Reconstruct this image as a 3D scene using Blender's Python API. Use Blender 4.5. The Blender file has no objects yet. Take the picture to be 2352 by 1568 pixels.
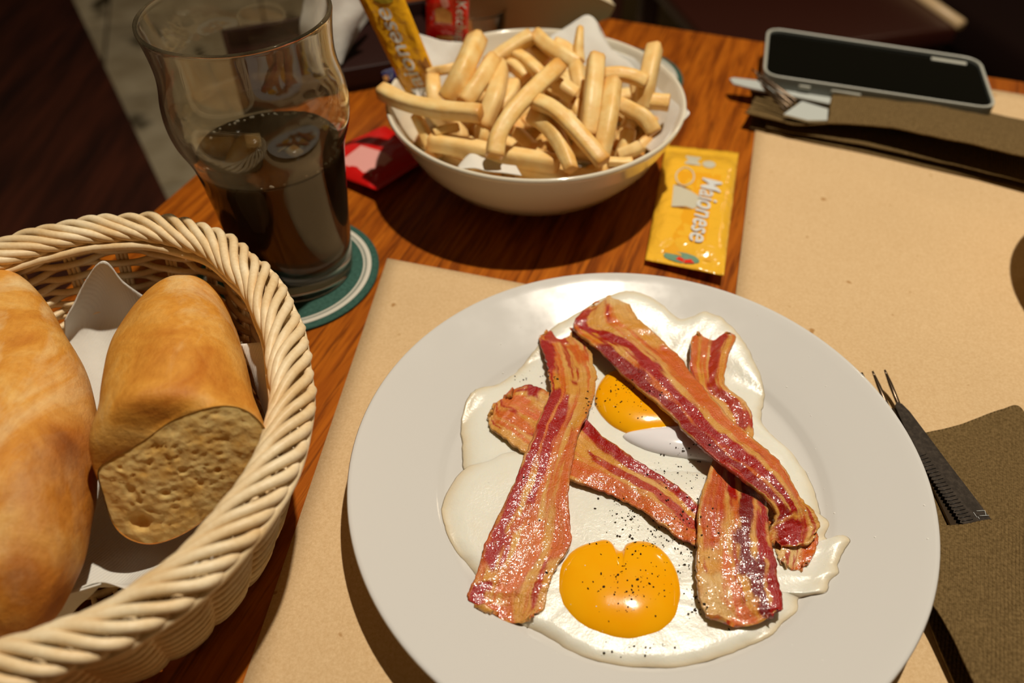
import bpy, bmesh, math, random
from mathutils import Vector, Matrix, noise
from mathutils.bvhtree import BVHTree
random.seed(7)
S = bpy.context.scene
COL = S.collection
# ------------------------------------------------------------------ camera
W, H = 2352.0, 1568.0
FPX, PIT, ROL, CH = 1832.78, 0.800141, -0.01066854, 0.30
_R = Vector((1, 0, 0)); _U = Vector((0, math.sin(PIT), math.cos(PIT))); _F = Vector((0, math.cos(PIT), -math.sin(PIT)))
c_, s_ = math.cos(ROL), math.sin(ROL)
CR = _R * c_ + _U * s_
CU = -_R * s_ + _U * c_
CP = Vector((0, 0, CH))
cam = bpy.data.cameras.new('camera'); camo = bpy.data.objects.new('camera', cam); COL.objects.link(camo)
M = Matrix((CR, CU, -_F)).transposed().to_4x4(); M.translation = CP
camo.matrix_world = M
cam.sensor_width = 36; cam.lens = FPX / W * 36; cam.clip_start = .01; cam.clip_end = 50
cam.dof.use_dof = True; cam.dof.focus_distance = .338; cam.dof.aperture_fstop = 6.0
S.camera = camo
S.view_settings.view_transform = 'Standard'; S.view_settings.look = 'None'
S.view_settings.gamma = 1; S.view_settings.use_curve_mapping = False; S.view_settings.exposure = 0
w = bpy.data.worlds.new('world'); S.world = w; w.use_nodes = True
w.node_tree.nodes['Background'].inputs[0].default_value = (1, .64, .27, 1)
w.node_tree.nodes['Background'].inputs[1].default_value = .045
def lamp(n, loc, p, col, r):
    l = bpy.data.lights.new(n, 'POINT'); l.energy = p; l.color = col; l.shadow_soft_size = r
    o = bpy.data.objects.new(n, l); COL.objects.link(o); o.location = loc; return o
lamp('pendant_light', (.245, .43, 1.25), 64, (1, .885, .73), .016)
lamp('far_lamp', (1.6, 2.0, 1.3), 7, (1, .8, .55), .04)

# ------------------------------------------------------------------ helpers
def ray(px, py):
    return (_F + CR * ((px - W / 2) / FPX) + CU * (-(py - H / 2) / FPX))
def P(px, py, z=0.0):
    d = ray(px, py); return CP + d * ((z - CH) / d.z)
def PY(px, py, y):
    d = ray(px, py); return CP + d * (y / d.y)
def lin(c):
    out = []
    for v in c[:3]:
        v /= 255.0; out.append(v / 12.92 if v <= .04045 else ((v + .055) / 1.055) ** 2.4)
    return out
TINT = (1.0, .875, .71)
def alb(*c):
    l = lin(c); return tuple(min(.93, max(.001, l[i] / TINT[i])) for i in range(3)) + (1,)
def mix3(a, b, t): return tuple(a[i] * (1 - t) + b[i] * t for i in range(3)) + (1,)

class Mat:
    def __init__(s, name, col=(.8, .8, .8, 1), rough=.5, spec=.5, **k):
        s.m = bpy.data.materials.new(name); s.m.use_nodes = True
        s.t = s.m.node_tree; s.b = s.t.nodes['Principled BSDF']
        s.b.inputs['Base Color'].default_value = col; s.b.inputs['Roughness'].default_value = rough
        s.b.inputs['Specular IOR Level'].default_value = spec
        for a, v in k.items(): s.b.inputs[a.replace('_', ' ')].default_value = v
    def n(s, typ, **k):
        x = s.t.nodes.new(typ)
        for a, v in k.items():
            if a in x.inputs: x.inputs[a].default_value = v
            else: setattr(x, a, v)
        return x
    def l(s, a, b): s.t.links.new(a, b)
    def coord(s, kind='Object', scale=(1, 1, 1), rot=(0, 0, 0)):
        tc = s.n('ShaderNodeTexCoord'); mp = s.n('ShaderNodeMapping')
        mp.inputs['Scale'].default_value = scale; mp.inputs['Rotation'].default_value = rot
        s.l(tc.outputs[kind], mp.inputs[0]); return mp.outputs[0]
    def noise(s, co, scale, detail=3, rough=.5, dist=0):
        x = s.n('ShaderNodeTexNoise'); x.inputs['Scale'].default_value = scale; x.inputs['Detail'].default_value = detail
        x.inputs['Roughness'].default_value = rough; x.inputs['Distortion'].default_value = dist; s.l(co, x.inputs['Vector']); return x.outputs['Fac']
    def ramp(s, fac, stops):
        x = s.n('ShaderNodeValToRGB'); e = x.color_ramp.elements
        while len(e) < len(stops): e.new(.5)
        for i, (p, c) in enumerate(stops): e[i].position = p; e[i].color = c
        s.l(fac, x.inputs[0]); return x.outputs[0]
    def mix(s, fac, a, b, mode='MIX'):
        x = s.n('ShaderNodeMix'); x.data_type = 'RGBA'; x.blend_type = mode
        for v, i in ((fac, 0), (a, 6), (b, 7)):
            if hasattr(v, 'links'): s.l(v, x.inputs[i])
            else: x.inputs[i].default_value = v
        return x.outputs[2]
    def base(s, o): s.l(o, s.b.inputs['Base Color'])
    def bump(s, h, strength=.3, dist=.001, prev=None):
        x = s.n('ShaderNodeBump'); x.inputs['Strength'].default_value = strength; x.inputs['Distance'].default_value = dist
        s.l(h, x.inputs['Height'])
        if prev is not None: s.l(prev, x.inputs['Normal'])
        s.l(x.outputs[0], s.b.inputs['Normal']); s.l(x.outputs[0], s.b.inputs['Coat Normal']); return x.outputs[0]

def link(name, me, mat, parent=None, smooth=True):
    if mat is not None:
        for m in (mat if isinstance(mat, (list, tuple)) else [mat]): me.materials.append(m.m if isinstance(m, Mat) else m)
    if smooth:
        me.polygons.foreach_set('use_smooth', [True] * len(me.polygons))
    o = bpy.data.objects.new(name, me); COL.objects.link(o)
    if parent is not None:
        o.parent = parent; o.matrix_parent_inverse = parent.matrix_world.inverted() if not parent.get('_l') else Matrix.Translation(-Vector(parent['_l']))
    return o
def mesh(name, vs, fs, mat, parent=None, smooth=True):
    me = bpy.data.meshes.new(name); me.from_pydata([tuple(v) for v in vs], [], fs); me.update()
    return link(name, me, mat, parent, smooth)
def bmo(name, bm, mat, parent=None, smooth=True):
    me = bpy.data.meshes.new(name); bm.normal_update(); bm.to_mesh(me); bm.free(); return link(name, me, mat, parent, smooth)
def tag(o, label, cat=None, group=None, kind=None):
    if label: o['label'] = label
    if cat: o['category'] = cat
    if group: o['group'] = group
    if kind: o['kind'] = kind
    return o
def thing(name, label, cat, loc, group=None):
    o = bpy.data.objects.new(name, None); COL.objects.link(o); o.location = loc; o.empty_display_size = .01
    o['_l'] = tuple(loc); tag(o, label, cat, group); return o
def cr(p, t):   # catmull-rom through list p of tuples, t in 0..1
    n = len(p) - 1; x = min(max(t, 0), 1) * n; i = min(int(x), n - 1); f = x - i
    a = p[max(i - 1, 0)]; b = p[i]; c = p[i + 1]; d = p[min(i + 2, n)]
    return tuple(.5 * (2 * b[k] + (c[k] - a[k]) * f + (2 * a[k] - 5 * b[k] + 4 * c[k] - d[k]) * f * f + (3 * b[k] - a[k] - 3 * c[k] + d[k]) * f ** 3) for k in range(len(b)))
def crc(p, t):  # closed
    n = len(p); x = (t % 1) * n; i = int(x) % n; f = x - int(x)
    a = p[(i - 1) % n]; b = p[i]; c = p[(i + 1) % n]; d = p[(i + 2) % n]
    return tuple(.5 * (2 * b[k] + (c[k] - a[k]) * f + (2 * a[k] - 5 * b[k] + 4 * c[k] - d[k]) * f * f + (3 * b[k] - a[k] - 3 * c[k] + d[k]) * f ** 3) for k in range(len(b)))
def gridfaces(nu, nv, off=0, closeu=False):
    fs = []
    for i in range(nu - (0 if closeu else 1)):
        for j in range(nv - 1):
            a = i * nv + j; b = ((i + 1) % nu) * nv + j
            fs.append((off + a, off + b, off + b + 1, off + a + 1))
    return fs
def solid_sheet(pts, nu, nv, th):
    """pts[i*nv+j]; closed shell of thickness th, below the given surface"""
    vs = [Vector(p) for p in pts]; nr = []
    for i in range(nu):
        for j in range(nv):
            a = vs[min(i + 1, nu - 1) * nv + j] - vs[max(i - 1, 0) * nv + j]
            b = vs[i * nv + min(j + 1, nv - 1)] - vs[i * nv + max(j - 1, 0)]
            n = a.cross(b); n = n.normalized() if n.length > 1e-12 else Vector((0, 0, 1)); nr.append(n)
    if sum(n.z for n in nr) < 0: nr = [-n for n in nr]; fl = True
    else: fl = False
    lo = [v - n * th for v, n in zip(vs, nr)]; N = len(vs)
    fs = gridfaces(nu, nv); fb = [tuple(reversed(f)) for f in gridfaces(nu, nv, N)]
    ring = [j for j in range(nv)] + [i * nv + nv - 1 for i in range(1, nu)] + [(nu - 1) * nv + j for j in range(nv - 2, -1, -1)] + [i * nv for i in range(nu - 2, 0, -1)]
    side = [(ring[(k + 1) % len(ring)], ring[k], ring[k] + N, ring[(k + 1) % len(ring)] + N) for k in range(len(ring))]
    side = [tuple(reversed(f)) for f in side]
    allf = fs + fb + side
    if fl: allf = [tuple(reversed(f)) for f in allf]
    return vs + lo, allf
def patch(name, rows, mat, parent=None, nu=24, nv=24, th=.0004, jit=0, freq=60, world=False):
    R = [[(tuple(c) if world else tuple(P(*c))) for c in r] for r in rows]
    pts = []
    for i in range(nu):
        t = i / (nu - 1)
        ctl = [cr([R[k][j] for k in range(len(R))], t) for j in range(len(R[0]))]
        for j in range(nv):
            v = Vector(cr(ctl, j / (nv - 1)))
            if jit: v.z += jit * noise.noise(v * freq) + .4 * jit * noise.noise(v * freq * 3)
            pts.append(v)
    vs, fs = solid_sheet(pts, nu, nv, th)
    return mesh(name, vs, fs, mat, parent)
def lathe(name, prof, mat, parent=None, c=(0, 0), seg=96, closed=True, fn=None):
    vs = []; n = len(prof)
    for i in range(seg):
        a = 2 * math.pi * i / seg
        for r, z in prof:
            rr = r * (fn(a) if fn else 1)
            vs.append((c[0] + rr * math.cos(a), c[1] + rr * math.sin(a), z))
    fs = gridfaces(seg, n, 0, True)
    if closed:
        for i in range(seg):
            b = ((i + 1) % seg) * n; fs.append((i * n + n - 1, b + n - 1, b, i * n))
    bm = bmesh.new(); me = bpy.data.meshes.new(name); me.from_pydata(vs, [], fs); bm.from_mesh(me); bpy.data.meshes.remove(me)
    bmesh.ops.remove_doubles(bm, verts=bm.verts, dist=1e-6); bmesh.ops.recalc_face_normals(bm, faces=bm.faces)
    return bmo(name, bm, mat, parent)
def fill_round(pts, n=4):
    """smooth an open profile polyline lightly"""
    out = []
    for i in range((len(pts) - 1) * n + 1): out.append(cr(pts, i / ((len(pts) - 1) * n)))
    return out
def tube(name, pts, rad, mat, parent=None, seg=8, closed=False, caps=True, flat=1.0, bm=None):
    own = bm is None
    if own: bm = bmesh.new()
    n = len(pts); pts = [Vector(p) for p in pts]; prev = None; rings = []
    for i, p in enumerate(pts):
        t = (pts[(i + 1) % n] - pts[i - 1]) if closed else (pts[min(i + 1, n - 1)] - pts[max(i - 1, 0)])
        t = t.normalized() if t.length > 0 else Vector((0, 0, 1))
        if prev is None or closed:
            up = Vector((0, 0, 1)) if abs(t.z) < .9 else Vector((1, 0, 0)); a = t.cross(up).normalized()
        else:
            a = (prev - t * prev.dot(t)).normalized()
        prev = a; b = t.cross(a)
        r = rad[i] if isinstance(rad, (list, tuple)) else rad
        rings.append([bm.verts.new(p + (a * math.cos(2 * math.pi * k / seg) + b * math.sin(2 * math.pi * k / seg) * flat) * r) for k in range(seg)])
    for i in range(n if closed else n - 1):
        A, B = rings[i], rings[(i + 1) % n]
        for k in range(seg): bm.faces.new((A[k], A[(k + 1) % seg], B[(k + 1) % seg], B[k]))
    if caps and not closed:
        bm.faces.new(list(reversed(rings[0]))); bm.faces.new(rings[-1])
    if own:
        bmesh.ops.recalc_face_normals(bm, faces=bm.faces); return bmo(name, bm, mat, parent)
def box(bm, c, d, rot=0, bev=0):
    r = bmesh.ops.create_cube(bm, size=1); vs = r['verts']
    for v in vs: v.co = Vector((v.co.x * d[0], v.co.y * d[1], v.co.z * d[2]))
    if bev: 
        es = {e for v in vs for e in v.link_edges}; rr = bmesh.ops.bevel(bm, geom=list(es), offset=bev, segments=3, affect='EDGES', profile=.5)
        vs = list({v for f in rr['faces'] for v in f.verts} | {v for v in vs if v.is_valid})
    m = Matrix.Translation(c) @ Matrix.Rotation(rot, 4, 'Z')
    for v in vs: v.co = m @ v.co
def tab(a, b, z=0):   # table frame -> world
    return Vector((.932 * a + .362 * b, -.362 * a + .932 * b, z))
TROT = math.atan2(-.362, .932)

# ------------------------------------------------------------------ materials
wood = Mat('table_wood', rough=.42, spec=.25)
co = wood.coord('Object', (1, 1, 1))
cs = wood.coord('Object', (1, .06, 1)); g1 = wood.noise(cs, 190, 5, .6, .6); g2 = wood.noise(cs, 480, 3, .6); g3 = wood.noise(wood.coord('Object', (1, .35, 1)), 16, 4, .5, 1.0)
c1 = wood.ramp(g1, [(.28, alb(112, 48, 6)), (.46, alb(160, 78, 11)), (.62, alb(184, 96, 17)), (.8, alb(202, 112, 24))])
c2 = wood.mix(wood.ramp(g2, [(.34, (.6, .6, .6, 1)), (.48, (0, 0, 0, 1))]), c1, alb(84, 32, 4))
c3 = wood.mix(.75, c2, wood.ramp(g3, [(.3, (.66, .56, .5, 1)), (.7, (1, 1, 1, 1))]), 'MULTIPLY')
wood.base(c3); wood.bump(g1, .25, .0006)
darkwood = Mat('dark_wood', alb(52, 22, 12), .45, .3)
dn = darkwood.noise(darkwood.coord('Object', (1, .1, 1)), 60, 4); darkwood.base(darkwood.ramp(dn, [(.3, alb(30, 12, 7)), (.7, alb(66, 28, 14))]))
chairwood = Mat('chair_wood', alb(60, 24, 14), .35, .5)
traywood = Mat('tray_wood', alb(38, 14, 8), .5, .3)
paper = Mat('kraft_paper', rough=.85, spec=.12)
pc = paper.coord(); pn = paper.noise(pc, 900, 4, .7); pf = paper.noise(pc, 130, 2); pg = paper.noise(pc, 14, 3)
a = paper.ramp(pn, [(.3, alb(203, 160, 106)), (.7, alb(222, 182, 128))])
b = paper.mix(paper.ramp(pf, [(.73, (0, 0, 0, 1)), (.77, (.8, .8, .8, 1))]), a, alb(165, 112, 52))
c = paper.mix(.5, b, paper.ramp(pg, [(.3, (.93, .92, .9, 1)), (.7, (1, 1, 1, 1))]), 'MULTIPLY')
paper.base(c); nb = paper.bump(pn, .06, .0002); paper.bump(pg, .25, .002, nb)
china = Mat('white_china', alb(210, 197, 176), .16, .32)
cn = china.noise(china.coord(), 55, 4, .6)
china.l(china.ramp(cn, [(.35, (.11, .11, .11, 1)), (.7, (.17, .17, .17, 1))]), china.b.inputs['Roughness'])
bowlchina = Mat('bowl_china', alb(224, 204, 168), .14, .5, Coat_Weight=.5, Coat_Roughness=.04)
tissue = Mat('paper_napkin', alb(217, 202, 176), .9, .1, Subsurface_Weight=.15, Subsurface_Radius=(.004, .003, .002), Subsurface_Scale=.5)
tw = tissue.n('ShaderNodeTexWave'); tw.inputs['Scale'].default_value = 260; tw.inputs['Distortion'].default_value = 1.5; tissue.l(tissue.coord('Object', (1, .6, .6), (0, 0, .6)), tw.inputs[0])
tb = tissue.bump(tw.outputs['Fac'], .22, .0004); tissue.bump(tissue.noise(tissue.coord(), 60, 4), .5, .002, tb)
brown = Mat('brown_napkin', rough=.9, spec=.1)
bw = brown.n('ShaderNodeTexWave'); bw.inputs['Scale'].default_value = 210; bw.inputs['Distortion'].default_value = .8; bw.inputs['Detail'].default_value = 3; bw.inputs['Detail Scale'].default_value = 3
brown.l(brown.coord('Object', (1, 1, 1), (0, 0, .45)), bw.inputs[0]); bnn = brown.noise(brown.coord(), 900, 3, .6)
brown.base(brown.mix(brown.ramp(bnn, [(.3, (0, 0, 0, 1)), (.7, (1, 1, 1, 1))]), alb(88, 65, 33), alb(126, 97, 56)))
bb = brown.bump(bw.outputs['Fac'], .6, .0006); brown.bump(bnn, .3, .0004, bb)
wicker = Mat('wicker', rough=.45, spec=.35)
wn = wicker.noise(wicker.coord(), 70, 3); wf = wicker.noise(wicker.coord('Object', (1, 1, 1)), 700, 2)
wicker.base(wicker.mix(.35, wicker.ramp(wn, [(.3, alb(226, 184, 124)), (.7, alb(244, 214, 164))]), wicker.ramp(wf, [(.3, (.8, .7, .55, 1)), (.6, (1, 1, 1, 1))]), 'MULTIPLY'))
wicker.bump(wf, .15, .0003)
green = Mat('coaster_green', alb(46, 76, 60), .75, .15)
green.base(green.ramp(green.noise(green.coord(), 500, 3), [(.3, alb(40, 68, 52)), (.7, alb(58, 88, 70))]))
cream = Mat('coaster_cream', alb(206, 190, 160), .7, .15)
steel = Mat('steel', (.62, .58, .52, 1), .22, .5, Metallic=1.0)
steel.bump(steel.noise(steel.coord('Object', (1, 1, 1)), 300, 2), .03, .0003)
dsteel = Mat('dark_reflect_steel', (.08, .06, .045, 1), .36, .5, Metallic=.6)  # dark reflections on the blade are put into the base colour
sc = dsteel.noise(dsteel.coord(), 500, 4, .7); dsteel.base(dsteel.ramp(sc, [(.4, (.035, .027, .02, 1)), (.75, (.085, .066, .05, 1))])); dsteel.bump(sc, .1, .0003)
phoneglass = Mat('phone_screen', (.002, .0025, .002, 1), .1, .22)
case = Mat('phone_case', alb(112, 108, 92), .35, .4, Transmission_Weight=.0)
caselight = Mat('phone_case_light', alb(178, 168, 142), .4, .4)
black = Mat('black_plastic', alb(16, 14, 12), .4, .4)

# ------------------------------------------------------------------ setting
FZ = -.74
tilem = Mat('floor_tile_stone', rough=.4, spec=.3)
tn = tilem.noise(tilem.coord('Object'), 9, 5, .6, .4); tn2 = tilem.noise(tilem.coord('Object'), 6.5, 2)
tilem.base(tilem.mix(tilem.ramp(tn2, [(.60, (0, 0, 0, 1)), (.68, (1, 1, 1, 1))]), tilem.ramp(tn, [(.3, alb(176, 150, 108)), (.7, alb(225, 200, 155))]), alb(80, 66, 42)))
grout = Mat('grout', alb(60, 48, 32), .9, .1)
bm = bmesh.new(); box(bm, Vector((0, 2.4, FZ - .06)), (9, 9, .1)); fl = bmo('floor', bm, grout, None, False); fl['kind'] = 'structure'
TS = .46; tme = None
ang = math.radians(17)
for i in range(-5, 8):
    for j in range(0, 10):
        x = (i + .5) * TS; y = (j + .13) * TS
        X = x * math.cos(ang) - y * math.sin(ang) ; Y = x * math.sin(ang) + y * math.cos(ang)
        if abs(X) > 3.2 or Y < .2 or Y > 4.6: continue
        if tme is None:
            bm = bmesh.new(); box(bm, Vector((0, 0, 0)), (TS - .008, TS - .008, .012), 0, .0015)
            t = bmo('tile', bm, tilem, fl, True); tme = t.data
        else:
            t = bpy.data.objects.new('tile', tme); COL.objects.link(t); t.parent = fl
        t.location = (X, Y, FZ - .005); t.rotation_euler = (0, 0, ang)
wallm = Mat('wall_dark', alb(46, 26, 16), .8, .1); wallm.base(wallm.ramp(wallm.noise(wallm.coord(), 2, 3), [(.3, alb(30, 16, 10)), (.7, alb(52, 30, 18))]))
bm = bmesh.new(); box(bm, Vector((0, 4.9, .6)), (9, .1, 2.7)); wl = bmo('wall_back', bm, wallm, None, False); wl['kind'] = 'structure'

# ------------------------------------------------------------------ table
tb = thing('table', 'dark varnished wooden restaurant table under all the dishes', 'table', tab(.2, .28, FZ))
bm = bmesh.new(); box(bm, Vector((0, 0, 0)), (1.115, .745, .03), 0, .003)
top = bmo('tabletop', bm, wood); top.parent = tb; top.location = tab(.2, .2925, -.015) - tab(.2, .28, FZ); top.rotation_euler = (0, 0, TROT)
for sx in (-1, 1):
    for sy in (-1, 1):
        bm = bmesh.new(); box(bm, Vector((0, 0, 0)), (.05, .05, -.031 - FZ), 0, .003)
        lg = bmo('leg', bm, darkwood); lg.parent = tb; lg.location = tab(.2 + sx * .5, .2925 + sy * .32, (FZ - .031) / 2) - tab(.2, .28, FZ); lg.rotation_euler = (0, 0, TROT)

# ------------------------------------------------------------------ placemats
def sheet_quad(name, label, q, z, th=.0003, curl=0, seed=0, n=40):
    pts = []
    for i in range(n):
        for j in range(n):
            u, v = i / (n - 1), j / (n - 1)
            p = (Vector(q[0]) * (1 - u) + Vector(q[1]) * u) * (1 - v) + (Vector(q[3]) * (1 - u) + Vector(q[2]) * u) * v
            zz = z + th + curl * (.5 + noise.noise(Vector((p.x * 9 + seed, p.y * 9, 0))))
            pts.append((p.x, p.y, zz))
    vs, fs = solid_sheet(pts, n, n, th)
    o = mesh(name, vs, fs, paper); tag(o, label, 'placemat'); return o
A_, B_ = Vector((-.0721, .3593)), Vector((.0026, .3371))
e = (B_ - A_).normalized(); dn_ = Vector((-.0288, -.2431)).normalized()
sheet_quad('paper_placemat', 'tan kraft paper placemat whose corner shows between the coaster and the egg plate', [A_, A_ + e * .42, A_ + e * .42 + dn_ * .31, A_ + dn_ * .31], .0002, curl=.0003)
A2 = Vector((.2045, .6085)); d2 = Vector((-.0788, -.277)).normalized(); e2 = Vector((.1751, -.071)).normalized()
sheet_quad('paper_placemat', 'tan kraft paper placemat on the right under the phone and far brown napkin', [A2, A2 + e2 * .42, A2 + e2 * .42 + d2 * .44, A2 + d2 * .44], .0012, curl=.0003, seed=5)

# ------------------------------------------------------------------ dinner plate
PC = Vector((.0516, .1990)); 
def plate_z(x, y):
    r = (Vector((x, y)) - PC).length
    if r < .080: return .0062
    if r < .086: 
        t = (r - .080) / .006; return .0062 + .0036 * t * t * (3 - 2 * t)
    return .0098 + (r - .086) / (.119 - .086) * .0112
prof = [(0, .0062), (.04, .0062), (.077, .0062), (.080, .0062), (.082, .0071), (.084, .0089), (.086, .0098), (.095, .0128), (.106, .0166), (.115, .0198), (.119, .0213), (.1205, .0216), (.1212, .0207), (.1208, .0193), (.117, .0172), (.100, .0108), (.086, .0062), (.078, .0032), (.074, .0032), (.0735, .0018), (.070, .0018), (.069, .0034), (.03, .0034), (0, .0034)]
plt = lathe('dinner_plate', [(r, z + .0006) for r, z in prof], china, c=PC, seg=160, closed=False)
tag(plt, 'large round white plate carrying the fried eggs and bacon', 'plate')
OZ = .0006

# ------------------------------------------------------------------ eggs
eggm = Mat('egg_white', alb(240, 226, 200), .3, .5, Subsurface_Weight=.35, Subsurface_Radius=(.004, .003, .002), Subsurface_Scale=1.0, Coat_Weight=.3, Coat_Roughness=.2)
att = eggm.n('ShaderNodeAttribute'); att.attribute_name = 'edge'
en = eggm.noise(eggm.coord(), 90, 4, .6)
e1_ = eggm.mix(att.outputs['Fac'], alb(232, 218, 188), alb(222, 188, 138)); 
eggm.base(eggm.mix(eggm.ramp(en, [(.55, (0, 0, 0, 1)), (.8, (.35, .35, .35, 1))]), e1_, alb(230, 208, 168)))
eb = eggm.bump(eggm.noise(eggm.coord(), 700, 4, .65), .3, .0005); eggm.bump(eggm.noise(eggm.coord(), 90, 3), .15, .0012, eb)
yolkm = Mat('egg_yolk', alb(252, 165, 6), .13, .5, Subsurface_Weight=.08, Subsurface_Radius=(.004, .001, .0002), Subsurface_Scale=1.0, Coat_Weight=.6, Coat_Roughness=.05)
yn = yolkm.noise(yolkm.coord(), 60, 3); yolkm.base(yolkm.ramp(yn, [(.3, (.96, .40, .001, 1)), (.7, (.97, .45, .004, 1))])); yolkm.bump(yolkm.noise(yolkm.coord(), 300, 2), .06, .0006)
filmm = Mat('albumen_film', alb(238, 222, 206), .12, .5, Transmission_Weight=.0, Subsurface_Weight=.3, Subsurface_Radius=(.004, .003, .003), Subsurface_Scale=1.0, Coat_Weight=.6, Coat_Roughness=.05)
def blob(name, mat, outline, c, prof, zbase, parent=None, N=220, rings=None, wob=0, edge=False, zfun=None, seed=0, shrink=0):
    """outline: pixel points, closed; prof(t)->height above base, t 1 at edge"""
    C0 = P(c[0], c[1], zbase); O = []
    for k in range(N):
        px, py = crc(outline, k / N); v = P(px, py, zbase); 
        if wob: v = v + (v - C0).normalized() * wob * (noise.noise(v * 220 + Vector((seed, 0, 0))) + .6 * noise.noise(v * 600))
        O.append(v)
    T = rings or [0.02, .1, .2, .3, .4, .5, .6, .7, .78, .85, .9, .94, .97, .99, 1.0]
    vs = []; ed = []
    for t in T:
        for v in O:
            p = C0.lerp(v, t); bz = zfun(p.x, p.y) if zfun else zbase
            vs.append(Vector((p.x, p.y, bz + prof(t, p)))); ed.append(max(0, (t - .90) / .1) ** 2)
    nT = len(T); fs = []
    for i in range(nT - 1):
        for k in range(N): fs.append((i * N + k, i * N + (k + 1) % N, (i + 1) * N + (k + 1) % N, (i + 1) * N + k))
    fs.append(tuple(range(N - 1, -1, -1)))
    b0 = len(vs)
    for t in T:
        for v in O:
            q = C0.lerp(v, t * .985); bz = zfun(q.x, q.y) if zfun else zbase; vs.append(Vector((q.x, q.y, bz - .0001))); ed.append(0)
    for i in range(nT - 1):
        for k in range(N): fs.append((b0 + i * N + k, b0 + (i + 1) * N + k, b0 + (i + 1) * N + (k + 1) % N, b0 + i * N + (k + 1) % N))
    fs.append(tuple(range(b0, b0 + N)))
    for k in range(N): fs.append(((nT - 1) * N + k, (nT - 1) * N + (k + 1) % N, b0 + (nT - 1) * N + (k + 1) % N, b0 + (nT - 1) * N + k))
    me = bpy.data.meshes.new(name); me.from_pydata([tuple(v) for v in vs], [], fs)
    bm = bmesh.new(); bm.from_mesh(me); bmesh.ops.recalc_face_normals(bm, faces=bm.faces); bm.to_mesh(me); bm.free()
    if edge:
        at = me.attributes.new('edge', 'FLOAT', 'POINT'); at.data.foreach_set('value', ed)
    return link(name, me, mat, parent)
def zf(x, y): return plate_z(x, y) + OZ
UP = [(1060, 955), (1060, 1010), (1066, 1080), (1110, 1110), (1200, 1130), (1400, 1150), (1600, 1150), (1760, 1180), (1850, 1200), (1885, 1180), (1870, 1110), (1835, 1050), (1790, 1005), (1752, 960), (1757, 905), (1735, 850), (1700, 800), (1660, 762), (1615, 742), (1560, 750), (1500, 715), (1440, 700), (1380, 712), (1320, 740), (1270, 765), (1235, 800), (1190, 845), (1140, 878), (1085, 905)]
LO = [(1015, 1160), (1022, 1215), (1048, 1265), (1080, 1300), (1130, 1365), (1190, 1425), (1250, 1452), (1310, 1490), (1380, 1518), (1470, 1530), (1560, 1530), (1650, 1508), (1730, 1478), (1772, 1460), (1798, 1430), (1832, 1402), (1838, 1370), (1870, 1368), (1895, 1366), (1905, 1338), (1925, 1322), (1922, 1300), (1935, 1272), (1948, 1250), (1935, 1236), (1908, 1240), (1898, 1225), (1905, 1200), (1880, 1170), (1800, 1120), (1700, 1090), (1560, 1070), (1400, 1060), (1280, 1040), (1200, 1028), (1140, 1030), (1080, 1060), (1040, 1100)]
def wh(th, seed):
    def f(t, p):
        e = 1 - max(0, (t - .88) / .12) ** 1.6
        return th * (.12 + .88 * e ** .8 if t < 1 else .04) + .0006 * noise.noise(p * 70 + Vector((seed, 0, 0))) + .0003 * noise.noise(p * 240)
    return f
eggs = []
upper = blob('fried_egg', eggm, UP, (1480, 930), wh(.0024, 1), .009, wob=.0006, edge=True, zfun=zf, seed=1)
tag(upper, 'upper fried egg whose yolk is half covered by the diagonal bacon rasher', 'egg')
lower = blob('fried_egg', eggm, LO, (1430, 1340), wh(.0036, 2), .009, wob=.0004, edge=True, zfun=zf, seed=2)
tag(lower, 'lower fried egg with a whole round peppered yolk nearest the front of the plate', 'egg')
def dome(h, pw=2.4):
    return lambda t, p: h * max(0, 1 - t ** pw) ** .5 + .00025 * noise.noise(p * 90)
RT = [.02, .12, .24, .36, .48, .58, .68, .76, .83, .89, .93, .96, .98, .993, 1.0]
YL = [(1277, 1345), (1284, 1300), (1312, 1266), (1350, 1248), (1385, 1240), (1402, 1246), (1414, 1262), (1428, 1266), (1440, 1250), (1470, 1243), (1505, 1252), (1535, 1278), (1558, 1318), (1567, 1365), (1556, 1415), (1530, 1448), (1495, 1468), (1445, 1475), (1390, 1466), (1335, 1443), (1298, 1408), (1281, 1375)]
blob('yolk', yolkm, YL, (1425, 1355), dome(.0062), .0085, lower, rings=RT)
YU = [(1366, 930), (1372, 890), (1395, 860), (1428, 848), (1465, 852), (1510, 872), (1555, 905), (1600, 945), (1632, 985), (1610, 1003), (1540, 1004), (1480, 1004), (1430, 994), (1392, 970)]
blob('yolk', yolkm, YU, (1470, 930), dome(.0062), .0085, upper, rings=RT)
FM = [(1430, 1002), (1470, 990), (1520, 984), (1560, 978), (1600, 962), (1645, 985), (1668, 1025), (1655, 1062), (1600, 1056), (1530, 1046), (1470, 1028)]
tag(blob('albumen_film', filmm, FM, (1570, 1010), dome(.0050), .0092, upper, rings=RT, N=120), 'milky translucent skin of egg white at the yolk edge')
# ring of raised white round the lower yolk is the white's own thickness

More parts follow.
